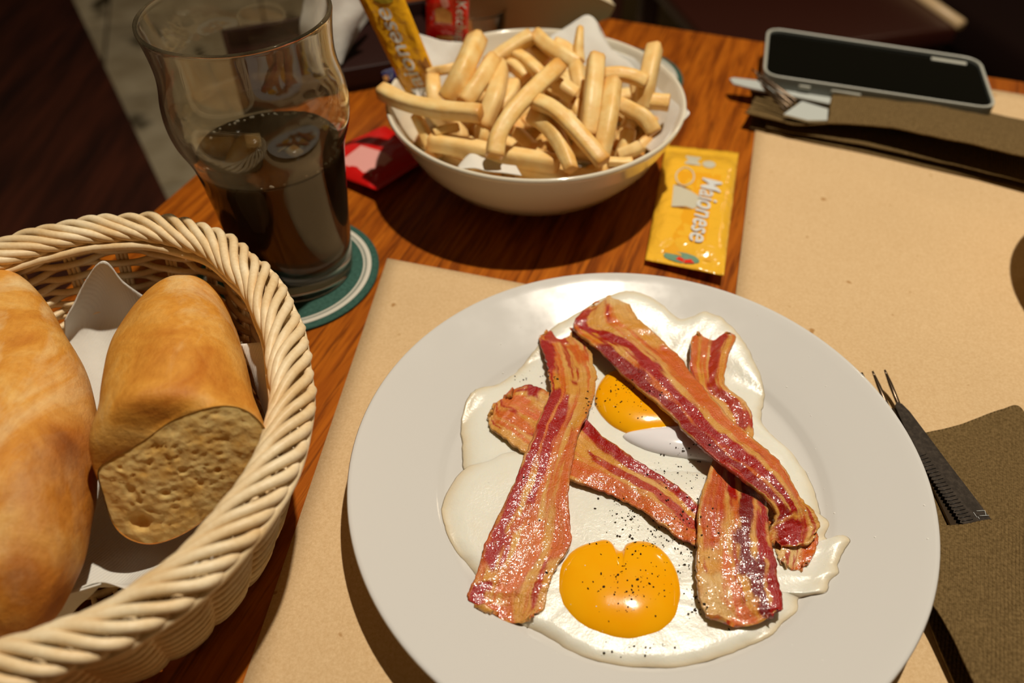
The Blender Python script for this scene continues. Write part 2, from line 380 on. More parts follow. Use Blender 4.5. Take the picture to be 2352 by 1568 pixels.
# ------------------------------------------------------------------ bacon
FAT, PALE, RED, ORG, PINK, DRED = lin((214, 138, 36)), lin((226, 176, 104)), lin((172, 14, 2)), lin((208, 80, 8)), lin((216, 98, 46)), lin((120, 6, 1))
bacm = Mat('bacon', rough=.22, spec=.5, Coat_Weight=.7, Coat_Roughness=.09, Subsurface_Weight=.05, Subsurface_Radius=(.003, .0012, .0006), Subsurface_Scale=1.0)
ba = bacm.n('ShaderNodeAttribute'); ba.attribute_name = 'meat'
bn1 = bacm.noise(bacm.coord(), 260, 4, .6); bn2 = bacm.noise(bacm.coord(), 1300, 3, .6); 
uvn = bacm.n('ShaderNodeUVMap'); mpv = bacm.n('ShaderNodeMapping'); mpv.inputs['Scale'].default_value = (60, 10, 1); bacm.l(uvn.outputs[0], mpv.inputs[0]); fib = bacm.noise(mpv.outputs[0], 1, 4, .6, .3)
bc = bacm.mix(.55, ba.outputs['Color'], bacm.ramp(fib, [(.3, (.66, .50, .38, 1)), (.55, (1, 1, 1, 1)), (.8, (1.25, 1.2, 1.1, 1))]), 'MULTIPLY')
bc = bacm.mix(bacm.ramp(bn2, [(.27, (1, 1, 1, 1)), (.34, (0, 0, 0, 1))]), bc, (.05, .012, .003, 1))
bacm.base(bc)
b1 = bacm.bump(bn2, .6, .0006); b2 = bacm.bump(fib, .35, .0008, b1); bacm.bump(bn1, .5, .0012, b2)
cbp = bacm.n('ShaderNodeBump'); cbp.inputs['Strength'].default_value = .7; cbp.inputs['Distance'].default_value = .0006
bacm.l(bacm.noise(bacm.coord(), 620, 2, .5), cbp.inputs['Height']); bacm.l(cbp.outputs[0], bacm.b.inputs['Coat Normal'])
def bacon(label, rows, streaks, base, seed, nu=190, nv=44, th=.0016, wave=.0007, curl=0):
    """rows: (lx,ly,rx,ry,z)"""
    L = [tuple(P(r[0], r[1], r[4])) for r in rows]; R = [tuple(P(r[2], r[3], r[4] if len(r) < 6 else r[5])) for r in rows]
    pts = []; cols = []; uvs = []; sd = Vector((seed * 3.7, 0, 0))
    def shape(v, u):
        # rounded ends + soft curve across the strip
        return v
    for i in range(nu):
        v = i / (nu - 1); a = Vector(cr(L, v)); b = Vector(cr(R, v)); wd = (b - a)
        ea = .0007 * noise.noise(Vector((v * 22, 1, seed))) + .0006 * noise.noise(Vector((v * 70, 2, seed)))
        eb = .0007 * noise.noise(Vector((v * 22, 5, seed))) + .0006 * noise.noise(Vector((v * 70, 6, seed)))
        wn_ = wd.normalized(); a = a + wn_ * ea; b = b - wn_ * eb
        fwd = Vector(cr(L, min(1, v + .01))) + Vector(cr(R, min(1, v + .01))) - Vector(cr(L, max(0, v - .01))) - Vector(cr(R, max(0, v - .01))); fwd.normalize()
        for j in range(nv):
            u = j / (nv - 1); p = a.lerp(b, u)
            endr = .0045
            k = (2 * u - 1) ** 2
            if v < .06: p = p + fwd * k * endr * (1 - v / .06)
            if v > .94: p = p - fwd * k * endr * ((v - .94) / .06)
            p.z += wave * (noise.noise(Vector((v * 9, u * 1.2, seed * 5))) * 1.6 + .7 * math.sin(u * 7 + seed + 2 * noise.noise(Vector((v * 5, 0, seed)))) + .5 * noise.noise(Vector((v * 40, u * 5, seed))))
            p.z += curl * k
            pts.append(p)
            # colour
            q = Vector((u * 2.5, v * 7, seed)); uu = u + .07 * noise.noise(q * 1.6) + .05 * noise.noise(q * 4) + .03 * noise.noise(Vector((u * 22, v * 12, seed)))
            vv = v + .02 * noise.noise(q * 3 + Vector((9, 9, 9)))
            cb = list(base)
            nz = noise.noise(Vector((u * 3, v * 8, seed + 7))); t = max(0, min(1, .5 + nz)); cb = [cb[m] * (1 - .5 * t) + PALE[m] * .5 * t for m in range(3)]
            fb_ = noise.noise(Vector((u * 5 + 3, v * 3.2, seed + 11))) + .5 * noise.noise(Vector((u * 16, v * 7, seed))); t = max(0, min(.8, (fb_ - .02) * 2.4)); cb = [cb[m] * (1 - t) + ORG[m] * t for m in range(3)]
            fr_ = noise.noise(Vector((u * 9 + 8, v * 4, seed + 21))) + .4 * noise.noise(Vector((u * 26, v * 14, seed))); t = max(0, min(.9, (fr_ - .22) * 5)); cb = [cb[m] * (1 - t) + RED[m] * t for m in range(3)]
            for path, colr in streaks:
                if vv < path[0][0] or vv > path[-1][0]: continue
                for s in range(len(path) - 1):
                    if path[s][0] <= vv <= path[s + 1][0]:
                        f = (vv - path[s][0]) / max(1e-6, path[s + 1][0] - path[s][0])
                        uc = path[s][1] * (1 - f) + path[s + 1][1] * f; ww = path[s][2] * (1 - f) + path[s + 1][2] * f
                        d = abs(uu - uc) / max(ww, .01) + .55 * noise.noise(Vector((u * 14, v * 16, seed + 31))); al = max(0, min(1, (1.1 - d) / .4)); vr_ = .5 + .9 * noise.noise(Vector((u * 20, v * 9, seed + 41))); vr_ = max(0, min(1, vr_)); colr2 = [colr[m] * (1 - .35 * vr_) + (DRED[m] if colr[0] < .5 else FAT[m]) * .35 * vr_ for m in range(3)]
                        lenf = min(1, (vv - path[0][0]) / .015, (path[-1][0] - vv) / .015); al *= max(0, lenf)
                        cb = [cb[m] * (1 - al) + colr2[m] * al for m in range(3)]
            ed = max(0, 1 - min(u, 1 - u) / .035) * .45 * (.6 + noise.noise(Vector((v * 30, u, seed))))
            ed = max(0, min(.6, ed)); cb = [cb[m] * (1 - ed) + (.09, .02, .004)[m] * ed for m in range(3)]
            cols.append(tuple(cb[m] / TINT[m] for m in range(3)) + (1,)); uvs.append((u, v))
    vs, fs = solid_sheet(pts, nu, nv, th)
    me = bpy.data.meshes.new('bacon_rasher'); me.from_pydata([tuple(x) for x in vs], [], fs)
    ca = me.color_attributes.new('meat', 'FLOAT_COLOR', 'POINT'); fl_ = []
    for c in cols + cols: fl_.extend(c)
    ca.data.foreach_set('color', fl_)
    uv = me.uv_layers.new(name='UVMap'); n0 = len(uvs)
    for lp in me.loops: uv.data[lp.index].uv = uvs[lp.vertex_index % n0]
    o = link('bacon_rasher', me, bacm); tag(o, label, 'bacon', 'bacon rashers laid over the eggs'); return o
rowsE = [(1172, 897, 1127, 935, .0115), (1190, 888, 1124, 975, .0118), (1222, 884, 1150, 1000, .012), (1262, 900, 1200, 1035, .0125), (1300, 920, 1250, 1070, .013), (1340, 955, 1300, 1098, .0135), (1400, 1012, 1350, 1115, .0155, .0135), (1470, 1062, 1420, 1142, .0155, .0135), (1540, 1102, 1490, 1180, .0145), (1600, 1155, 1545, 1222, .014), (1630, 1190, 1590, 1250, .0135), (1655, 1222, 1620, 1268, .013)]
bacon('bacon rasher with a pale rounded left end passing under the long left rasher', rowsE,
      [([(0, .3, .2), (.12, .35, .15), (.3, .45, .08)], PINK), ([(0, .15, .12), (.1, .1, .1)], ORG), ([(.16, .08, .14), (.24, .1, .14)], RED),
       ([(.4, .1, .12), (.6, .12, .13), (.8, .12, .11), (1, .1, .12)], RED), ([(.5, .42, .03), (.62, .5, .10), (.8, .48, .14), (1, .45, .2)], mix3(RED, ORG, .35)), ([(.36, .85, .22), (.6, .85, .18), (.9, .85, .16), (1, .8, .1)], ORG)], FAT, 3, curl=0)
rowsA = [(1248, 757, 1312, 752, .0125), (1238, 775, 1335, 775, .0135), (1244, 800, 1352, 800, .014), (1256, 835, 1364, 835, .015), (1262, 870, 1369, 868, .0162), (1264, 905, 1366, 905, .017), (1243, 950, 1352, 945, .018), (1224, 1000, 1330, 992, .0185), (1200, 1060, 1314, 1060, .018), (1170, 1130, 1306, 1130, .0165), (1142, 1190, 1308, 1190, .015), (1114, 1250, 1312, 1245, .0138), (1098, 1310, 1274, 1310, .0130), (1082, 1345, 1260, 1350, .0125), (1075, 1378, 1250, 1395, .0115), (1120, 1418, 1228, 1438, .0108)]
bacon('long bacon rasher down the left of the plate beside both yolks', rowsA,
      [([(0, .3, .35), (.06, .35, .35), (.1, .4, .2)], mix3(RED, PINK, .3)), ([(.08, .15, .16), (.16, .1, .13), (.24, .08, .1)], RED), ([(.1, .55, .14), (.15, .75, .14), (.2, .8, .12)], ORG),
       ([(.27, .5, .1), (.3, .55, .09)], RED), ([(.30, .10, .10), (.4, .14, .16), (.55, .12, .13), (.7, .1, .11), (.8, .08, .1)], RED), ([(.33, .45, .05), (.42, .42, .12), (.55, .38, .1), (.64, .36, .06)], RED),
       ([(.45, .88, .12), (.6, .9, .15), (.78, .88, .12)], ORG), ([(.62, .38, .06), (.72, .3, .07)], mix3(RED, ORG, .5)), ([(.84, .2, .12), (.88, .14, .16), (.96, .1, .14)], RED), ([(.66, .6, .08), (.8, .62, .08), (.9, .45, .12)], PINK), ([(.92, .38, .16), (1, .4, .2)], ORG)], FAT, 1)
rowsC = [(1600, 758, 1672, 756, 0.015), (1587, 780, 1690, 776, 0.016), (1586, 815, 1676, 808, 0.0162), (1590, 860, 1667, 850, 0.0162), (1602, 900, 1668, 890, 0.0158), (1640, 935, 1712, 925, 0.0152), (1660, 975, 1730, 960, 0.0148), (1655, 1010, 1728, 1000, 0.0146), (1640, 1050, 1725, 1050, 0.0148), (1622, 1100, 1748, 1105, 0.0158), (1608, 1150, 1762, 1160, 0.017), (1604, 1205, 1768, 1210, 0.0178), (1602, 1255, 1775, 1255, 0.0176), (1601, 1305, 1784, 1300, 0.0168), (1604, 1355, 1790, 1350, 0.0156), (1618, 1405, 1800, 1398, 0.0146), (1660, 1438, 1790, 1432, 0.0136)]
bacon('bacon rasher down the right side, under the diagonal one above and widening below it', rowsC,
      [([(0, .65, .22), (.1, .6, .16), (.2, .62, .14), (.32, .6, .22), (.42, .8, .3)], mix3(RED, ORG, .25)), ([(.44, .3, .3), (.56, .3, .16), (.66, .2, .2), (.76, .18, .12)], mix3(RED, ORG, .45)),
       ([(.44, .6, .15), (.54, .5, .08), (.62, .5, .04)], RED), ([(.46, .85, .15), (.6, .7, .13), (.72, .62, .1), (.82, .68, .14), (.92, .78, .1), (1, .85, .12)], DRED), ([(.6, .92, .08), (.74, .9, .10), (.88, .94, .10), (1, .95, .1)], RED), ([(.76, .4, .07), (.9, .45, .08), (1, .55, .12)], PINK), ([(.82, .18, .16), (.97, .2, .2)], PALE)], FAT, 2, wave=.0012)
rowsF = [(1745, 1122, 1800, 1115, .0135), (1755, 1165, 1812, 1160, .0125), (1768, 1210, 1862, 1200, .012), (1782, 1262, 1880, 1240, .0115), (1795, 1305, 1850, 1312, .0108)]
bacon('short fatty bacon scrap beneath the curled end of the diagonal rasher', rowsF, [([(0, .8, .1), (.3, .9, .15)], mix3(FAT, PALE, .5)), ([(.6, .85, .2), (1, .8, .25)], ORG)], PALE, 6, nu=70, nv=30)
rowsB = [(1368, 690, 1425, 672, 0.0165), (1340, 712, 1444, 694, 0.0185), (1318, 742, 1462, 722, 0.0195), (1340, 770, 1485, 745, 0.0195), (1378, 805, 1518, 775, 0.019), (1425, 852, 1560, 815, 0.019), (1480, 900, 1600, 865, 0.02), (1535, 945, 1640, 915, 0.0202), (1588, 1000, 1685, 965, 0.0212), (1640, 1045, 1728, 1000, 0.022), (1690, 1085, 1775, 1040, 0.0222), (1738, 1125, 1810, 1085, 0.0217), (1785, 1165, 1842, 1140, 0.0202), (1775, 1205, 1872, 1172, 0.017), (1762, 1238, 1884, 1205, 0.0145), (1782, 1262, 1868, 1250, 0.013)]
bacon('long bacon rasher running diagonally from the top, crossing the others on top', rowsB,
      [([(.06, .12, .2), (.14, .1, .14)], mix3(RED, ORG, .3)), ([(.10, .05, .1), (.2, .3, .08), (.3, .45, .1), (.5, .42, .13), (.7, .5, .12), (.86, .5, .1)], RED), ([(.24, .1, .12), (.4, .16, .14), (.6, .15, .13), (.8, .2, .14), (.86, .25, .14)], mix3(RED, DRED, .5)),
       ([(.28, .85, .16), (.45, .82, .2), (.6, .85, .15), (.8, .85, .12)], ORG), ([(.12, .6, .08), (.2, .65, .06)], PINK), ([(.0, .75, .3), (.08, .75, .25)], PALE), ([(.86, .35, .3), (.92, .4, .28), (1, .35, .35)], RED)], FAT, 4, wave=.0010)

# ------------------------------------------------------------------ pepper
pepm = Mat('pepper', alb(46, 34, 20), .8, .2)
bpy.context.view_layer.update()
bm = bmesh.new()
for o in [o for o in bpy.data.objects if o.name.startswith(('fried_egg', 'yolk', 'albumen', 'bacon_rasher', 'dinner_plate'))]:
    tmp = bmesh.new(); tmp.from_mesh(o.data); tmp.transform(o.matrix_world); me = bpy.data.meshes.new('t'); tmp.to_mesh(me); tmp.free(); bm.from_mesh(me); bpy.data.meshes.remove(me)
bvh = BVHTree.FromBMesh(bm); bm.free()
bm = bmesh.new()
cl = [(1450, 1340, 70, 60, 60), (1500, 1230, 110, 40, 75), (1440, 1190, 60, 25, 22), (1560, 1290, 40, 60, 22), (1450, 900, 65, 40, 60), (1560, 1090, 60, 40, 34), (1360, 925, 14, 30, 16), (1255, 870, 30, 20, 14), (1480, 1490, 90, 20, 14), (1600, 1390, 20, 30, 14), (1590, 1030, 50, 14, 12), (1200, 870, 14, 10, 6), (1420, 1150, 60, 16, 10), (1560, 1190, 40, 40, 16), (1700, 1300, 120, 90, 14), (1220, 1200, 60, 100, 8)]
for cx, cy, sx, sy, n in cl:
    for _ in range(int(n * 1.7)):
        px = cx + random.gauss(0, sx * .6); py = cy + random.gauss(0, sy * .6)
        d = ray(px, py).normalized(); hit = bvh.ray_cast(CP, d)
        if hit[0] is None: continue
        r = random.choice((.00013, .00016, .0002, .00025, .0003, .0004, .0005)); q = hit[0] + hit[1] * r * .4
        m = Matrix.Translation(q) @ Matrix.Rotation(random.random() * 6, 4, Vector((random.random(), random.random(), 1)).normalized()) @ Matrix.Diagonal((r * random.uniform(.8, 1.6), r, r * .6, 1))
        bmesh.ops.create_icosphere(bm, subdivisions=1, radius=1, matrix=m)
pp = bmo('ground_pepper', bm, pepm, None, False); tag(pp, 'coarse black pepper sprinkled over the yolks and egg whites', 'pepper', None, 'stuff')
# grease droplets, their white glints put into the pale colour
grm = Mat('grease', alb(236, 222, 196), .04, .9)
bm = bmesh.new()
for _ in range(150):
    px = random.uniform(1090, 1900); py = random.uniform(700, 1520)
    hit = bvh.ray_cast(CP, ray(px, py).normalized())
    if hit[0] is None: continue
    r = random.choice((.00012, .0002, .00025, .0003))
    bmesh.ops.create_icosphere(bm, subdivisions=2, radius=1, matrix=Matrix.Translation(hit[0]) @ Matrix.Diagonal((r, r, r * .45, 1)))
for (px, py) in [(2010, 1233), (2131, 1237), (1850, 1172), (2123, 1160), (1240, 773), (1155, 856), (1807, 888), (1917, 1178), (1150, 790), (1158, 880)]:
    q = P(px, py, 0); q = bvh.ray_cast(CP, ray(px, py).normalized())[0]
    bmesh.ops.create_icosphere(bm, subdivisions=2, radius=1, matrix=Matrix.Translation(q) @ Matrix.Diagonal((.0004, .0004, .0002, 1)))
gd = bmo('grease_drop_glints', bm, grm); tag(gd, 'tiny grease droplets coloured pale as glints on the bacon, eggs and plate', 'grease', None, 'stuff')

# ------------------------------------------------------------------ bowl of fries
BC = Vector((.0158, .4417)); BR = .0898
bprof = [(0, .0075), (.030, .0080), (.045, .0115), (.060, .0205), (.073, .0340), (.082, .0470), (.0868, .0560), (.0878, .0582), (.0890, .0588), (.0900, .0580), (.0900, .0562), (.0888, .0545), (.0850, .0455), (.0770, .0310), (.0650, .0170), (.0500, .0080), (.0400, .0042), (.0380, .0006), (.0350, .0006), (.0340, .0030), (0, .0030)]
bw_ = lathe('serving_bowl', bprof, bowlchina, c=BC, seg=128, closed=False); tag(bw_, 'round white china bowl heaped with chips', 'bowl')
def bowl_in(r):
    for i in range(6):
        if bprof[i][0] <= r <= bprof[i + 1][0]:
            f = (r - bprof[i][0]) / (bprof[i + 1][0] - bprof[i][0]); return bprof[i][1] * (1 - f) + bprof[i + 1][1] * f
    return .056
ln = thing('paper_liner', 'white paper napkin lining the chip bowl with corners standing up', 'napkin', (BC.x, BC.y, .02))
patch('corner_sheet', [[(1262, 84, .058), (1300, 62, .062), (1340, 37, .068), (1364, 42, .067), (1378, 66, .064)], [(1270, 130, .052), (1310, 110, .056), (1350, 100, .058), (1390, 105, .058), (1405, 110, .058)], [(1290, 190, .040), (1340, 180, .042), (1380, 175, .044), (1430, 170, .050), (1462, 165, .053)], [(1300, 240, .03), (1340, 240, .03), (1390, 240, .03), (1440, 240, .034), (1480, 240, .04)]], tissue, ln, th=.0005, jit=.0012)
patch('corner_sheet', [[(952, 76, .067), (985, 86, .066), (1030, 95, .062), (1065, 100, .06), (1090, 110, .057)], [(950, 110, .062), (980, 120, .060), (1020, 130, .056), (1060, 135, .052), (1100, 140, .05)], [(955, 170, .055), (975, 175, .052), (1010, 180, .047), (1050, 190, .04), (1100, 200, .038)], [(958, 225, .050), (975, 225, .045), (1000, 230, .038), (1050, 240, .03), (1100, 250, .03)]], tissue, ln, th=.0005, jit=.0010)
patch('front_sheet', [[(1050, 383, .046), (1080, 352, .05), (1110, 362, .05), (1150, 375, .05), (1185, 380, .05)], [(1055, 386, .0525), (1090, 385, .0535), (1120, 392, .0535), (1160, 396, .054), (1198, 402, .054)]], tissue, ln, th=.0005, nu=10)
patch('side_sheet', [[(1395, 110, .055), (1450, 130, .054), (1500, 165, .052), (1550, 205, .053), (1578, 250, .0585)], [(1400, 160, .045), (1450, 180, .044), (1490, 210, .044), (1530, 240, .048), (1582, 262, .0600)], [(1400, 230, .03), (1440, 240, .03), (1480, 270, .034), (1510, 300, .04), (1545, 300, .052)], [(1400, 300, .025), (1440, 310, .028), (1470, 330, .032), (1495, 350, .04), (1510, 345, .047)]], tissue, ln, th=.0005, jit=.0010)
frym = Mat('fried_potato', rough=.42, spec=.35, Subsurface_Weight=.2, Subsurface_Radius=(.004, .002, .001), Subsurface_Scale=1.0)
fo = frym.n('ShaderNodeObjectInfo'); fn1 = frym.noise(frym.coord(), 110, 3); fn2 = frym.noise(frym.coord(), 900, 3)
fat_ = frym.n('ShaderNodeAttribute'); fat_.attribute_name = 'tip'
fc = frym.ramp(fn1, [(.3, alb(232, 170, 80)), (.7, alb(244, 204, 130))])
fc = frym.mix(fo.outputs['Random'], fc, frym.mix(.5, fc, alb(236, 196, 126)))
fc = frym.mix(fat_.outputs['Fac'], fc, alb(206, 130, 40)); frym.base(fc); fbb = frym.bump(fn2, .12, .0004); frym.bump(fn1, .4, .0016, fbb)
def fry(name, pts, w, mat=frym, seed=0, n=16, pointy=0):
    bm = bmesh.new(); N = n + 4; sec = 16; ring = []; tips = []; SS = [0, .010, .03] + [.03 + .94 * (q + 1) / (N - 5) for q in range(N - 6)] + [.97, .99, 1.0]
    pts = [Vector(p) for p in pts]; 
    C = [Vector(cr([tuple(q) for q in pts], SS[i])) for i in range(N)]
    rnd = random.Random(seed); tw = rnd.uniform(0, 1.57); prev = None; h = w * rnd.uniform(.86, 1.05)
    for i in range(N):
        t = (C[min(i + 1, N - 1)] - C[max(i - 1, 0)]).normalized()
        a = t.cross(Vector((0, 0, 1))) if prev is None else prev - t * prev.dot(t)
        if a.length < 1e-4: a = Vector((1, 0, 0))
        a.normalize(); prev = a; b = t.cross(a); s = SS[i]
        en_ = min(s, 1 - s) * 15; ei = min(i, N - 1 - i)
        k = {0: .80, 1: .93}.get(ei, 1.0) * (1 + .07 * noise.noise(Vector((s * 4, seed, 0))))
        if pointy: k *= 1 - pointy * s ** 2
        vs = []
        for q in range(sec):
            an = 2 * math.pi * (q + .5) / sec + tw; cx, sy = math.cos(an), math.sin(an)
            ca, sa = math.cos(2 * math.pi * (q + .5) / sec), math.sin(2 * math.pi * (q + .5) / sec)
            rr = 1 / (abs(ca) ** 7 + abs(sa) ** 7) ** (1 / 7)
            vs.append(bm.verts.new(C[i] + (a * cx * w / 2 + b * sy * h / 2) * rr * k))
            tips.append(max(0, 1 - en_ / 1.6) * .8)
        ring.append(vs)
    for i in range(N - 1):
        for q in range(sec): bm.faces.new((ring[i][q], ring[i][(q + 1) % sec], ring[i + 1][(q + 1) % sec], ring[i + 1][q]))
    for rg, sgn in ((ring[0], -1), (ring[-1], 1)):
        cc = sum((v.co for v in rg), Vector()) / sec; td = (C[1] - C[0]).normalized() if sgn < 0 else (C[-1] - C[-2]).normalized()
        cv = bm.verts.new(cc + td * sgn * w * .03); tips.append(.8)
        for q in range(sec): bm.faces.new((rg[(q + 1) % sec], rg[q], cv) if sgn < 0 else (rg[q], rg[(q + 1) % sec], cv))
    bmesh.ops.recalc_face_normals(bm, faces=bm.faces)
    me = bpy.data.meshes.new(name); bm.to_mesh(me); bm.free()
    at = me.attributes.new('tip', 'FLOAT', 'POINT'); at.data.foreach_set('value', tips)
    return link(name, me, mat)
def Fc(cx, cy): return (820 + cx / 2.94, cy / 2.94)
# crop-space strokes: points with heights, width in crop px, label
FR = [
 ([(160, 610, .067), (330, 690, .066), (560, 740, .067), (840, 765, .069)], 104, 'pale chip resting across the left rim of the bowl, pointing outward'),
 ([(490, 955, .050), (700, 990, .050), (1000, 1050, .050), (1360, 1110, .051)], 112, 'long chip lying along the front rim of the bowl'),
 ([(930, 1060, .060), (960, 900, .068), (1100, 700, .076), (1370, 440, .082)], 112, 'long curved chip on top, leaning up to the right across the heap centre'),
 ([(1200, 680, .074), (1330, 740, .075), (1480, 880, .070), (1670, 1100, .060)], 108, 'long bent chip on top running down to the front right'),
 ([(1190, 780, .064), (1290, 850, .066), (1380, 980, .062), (1450, 1150, .056)], 112, 'tapering chip pointing at the front rim, left of the bent top one'),
 ([(1615, 385, .086), (1600, 560, .080), (1580, 740, .072), (1560, 920, .062)], 112, 'upright chip right of centre with a split brown top'),
 ([(1730, 540, .080), (1710, 720, .074), (1680, 900, .066), (1640, 1070, .056)], 104, 'upright chip just right of the split-topped one'),
 ([(2010, 320, .080), (1985, 430, .076), (1955, 580, .068), (1930, 740, .056)], 104, 'tallest chip standing against the right rim with a slanted tip'),
 ([(1670, 505, .074), (1770, 500, .075), (1870, 520, .074), (1950, 560, .071)], 92, 'chip lying level near the right rim behind the upright ones'),
 ([(1740, 690, .066), (1850, 740, .068), (1950, 800, .066), (2010, 900, .060)], 104, 'bent chip sloping down to the right rim'),
 ([(1960, 680, .060), (2010, 685, .060), (2060, 690, .060), (2110, 695, .060)], 100, 'short blunt chip end poking out at the right rim'),
 ([(1210, 235, .078), (1290, 310, .077), (1400, 380, .075), (1500, 440, .072)], 96, 'chip at the back of the heap sloping down to the right'),
 ([(1500, 430, .070), (1495, 340, .076), (1500, 260, .081), (1508, 180, .085)], 66, 'thin pointed chip standing at the back against the paper'),
 ([(880, 440, .068), (980, 370, .072), (1080, 300, .076), (1180, 245, .079)], 96, 'chip at the back left sloping up to the right'),
 ([(1050, 355, .072), (1130, 400, .071), (1200, 460, .070), (1280, 540, .066)], 84, 'browner chip behind the centre sloping down right'),
 ([(815, 255, .082), (750, 400, .079), (690, 530, .073), (610, 680, .062)], 124, 'thick chip at the left leaning up to the right with a square top'),
 ([(920, 400, .076), (860, 500, .074), (800, 590, .070), (720, 700, .064)], 110, 'chip parallel to and right of the thick left one'),
 ([(960, 440, .071), (955, 560, .070), (920, 680, .067), (850, 860, .056)], 108, 'steep chip left of the long curved top one'),
 ([(480, 500, .063), (540, 480, .065), (600, 470, .067), (680, 450, .067)], 64, 'thin chip lying against the left paper corner'),
 ([(510, 530, .062), (515, 600, .060), (520, 670, .056), (530, 760, .050)], 96, 'stubby upright chip at the far left of the heap'),
 ([(860, 780, .059), (850, 850, .056), (850, 920, .052), (860, 980, .046)], 92, 'short chip dropping down left of the curved one'),
 ([(1150, 300, .070), (1200, 340, .070), (1240, 390, .068), (1280, 430, .066)], 80, 'short chip behind the top of the heap'),
 ([(1350, 570, .070), (1390, 590, .070), (1430, 620, .069), (1470, 650, .067)], 104, 'short square chip in the middle beside the split-topped one'),
 ([(1480, 690, .062), (1485, 740, .060), (1490, 800, .056), (1495, 850, .052)], 86, 'short chip in the hollow right of centre'),
 ([(1480, 440, .072), (1490, 520, .070), (1510, 600, .066), (1520, 700, .060)], 92, 'chip standing just left of the split-topped one'),
 ([(1830, 880, .054), (1820, 960, .050), (1800, 1020, .046), (1780, 1080, .042)], 90, 'steep chip low by the right front rim'),
 ([(1920, 980, .052), (1870, 1010, .050), (1820, 1030, .048), (1770, 1050, .046)], 78, 'brown-ended chip low at the right front'),
 ([(1690, 1090, .053), (1750, 1092, .053), (1800, 1095, .053), (1860, 1090, .053)], 60, 'flat chip tucked under the right front rim'),
 ([(520, 900, .055), (570, 880, .056), (620, 868, .056), (680, 860, .055)], 62, 'thin chip end low at the left'),
 ([(400, 780, .056), (430, 840, .054), (460, 900, .052), (500, 990, .047)], 70, 'chip sliding down inside the left rim'),
 ([(1000, 430, .066), (1060, 440, .067), (1110, 480, .066), (1150, 520, .064)], 96, 'pale chip between the back left and centre chips'),
 ([(1060, 560, .060), (1040, 620, .060), (1000, 680, .058), (950, 740, .055)], 92, 'pale chip showing behind the long curved one'),
 ([(620, 700, .058), (640, 780, .055), (680, 860, .050), (700, 940, .045)], 96, 'chip below the left rim-crossing one'),
 ([(1380, 760, .058), (1440, 800, .056), (1520, 840, .054), (1600, 900, .05)], 92, 'chip underneath the bent top one'),
 ([(1890, 560, .064), (1900, 640, .060), (1890, 720, .056), (1880, 800, .050)], 86, 'steep chip left of the tallest right one'),
 ([(1330, 300, .074), (1400, 330, .073), (1450, 370, .072), (1480, 400, .070)], 88, 'short chip at the back touching the paper'),
 ([(1080, 890, .050), (1110, 920, .050), (1150, 960, .049), (1190, 1000, .048)], 80, 'short chip in the dark gap at the front'),
]
for i, (pts, wpx, lab) in enumerate(FR):
    q = []
    for cx, cy, z in pts:
        x, y = Fc(cx, cy); q.append(P(x, y, z))
    dist = ((q[0] + q[-1]) / 2 - CP).dot(_F); wm = wpx / 2.94 / FPX * dist * 1.02
    f = fry('potato_chip', q, wm, seed=i + 1, pointy=.45 if 'pointed' in lab else (.3 if 'tapering' in lab else 0))
    tag(f, lab, 'chip', 'chips heaped in the white bowl')
rr = random.Random(11)
for i in range(58):
    th = rr.uniform(0, 6.283); ra = math.sqrt(rr.random()) * .062; cx, cy = BC.x + ra * math.cos(th), BC.y + ra * math.sin(th)
    z = max(bowl_in(ra) + .007, .018) + rr.random() * (.036 - ra * .30); d = rr.uniform(0, 3.14); L = rr.uniform(.018, .030)
    pts = []
    for k in (-1, -.3, .3, 1):
        x, y = cx + math.cos(d) * L * k, cy + math.sin(d) * L * k; r0 = (Vector((x, y)) - BC).length
        if r0 > .074: 
            s0 = .074 / r0; x, y = BC.x + (x - BC.x) * s0, BC.y + (y - BC.y) * s0; r0 = .074
        pts.append(Vector((x, y, max(z + .002 * k, bowl_in(r0) + .0052))))
    f = fry('potato_chip', pts, rr.uniform(.0075, .0092), seed=100 + i, n=8)
    tag(f, 'chip buried beneath the top layer in the white bowl', 'chip', 'chips heaped in the white bowl')

# ------------------------------------------------------------------ sachets
def plastic(name, col, rough=.18):
    m = Mat(name, alb(*col), rough, .5, Coat_Weight=.6, Coat_Roughness=.06)
    m.bump(m.noise(m.coord(), 130, 3, .5, .6), .5, .0022); return m
yel = plastic('sachet_yellow', (244, 178, 46)); redp = plastic('sachet_red', (222, 22, 12)); yel2 = plastic('sachet_gold', (232, 160, 20), .3)
pw = Mat('print_white', alb(214, 205, 185), .3, .4); pg_ = Mat('print_green', alb(110, 140, 105), .35, .4); pr = Mat('print_red', alb(225, 45, 25), .35, .4)
pbr = Mat('print_brown', alb(150, 95, 40), .35, .4); ppk = Mat('print_pink', alb(224, 150, 130), .35, .4); pta = Mat('print_tan', alb(214, 150, 75), .35, .4); pgr = Mat('print_grey', alb(200, 185, 150), .35, .4)
pdk = Mat('print_ochre', alb(234, 160, 30), .3, .4)
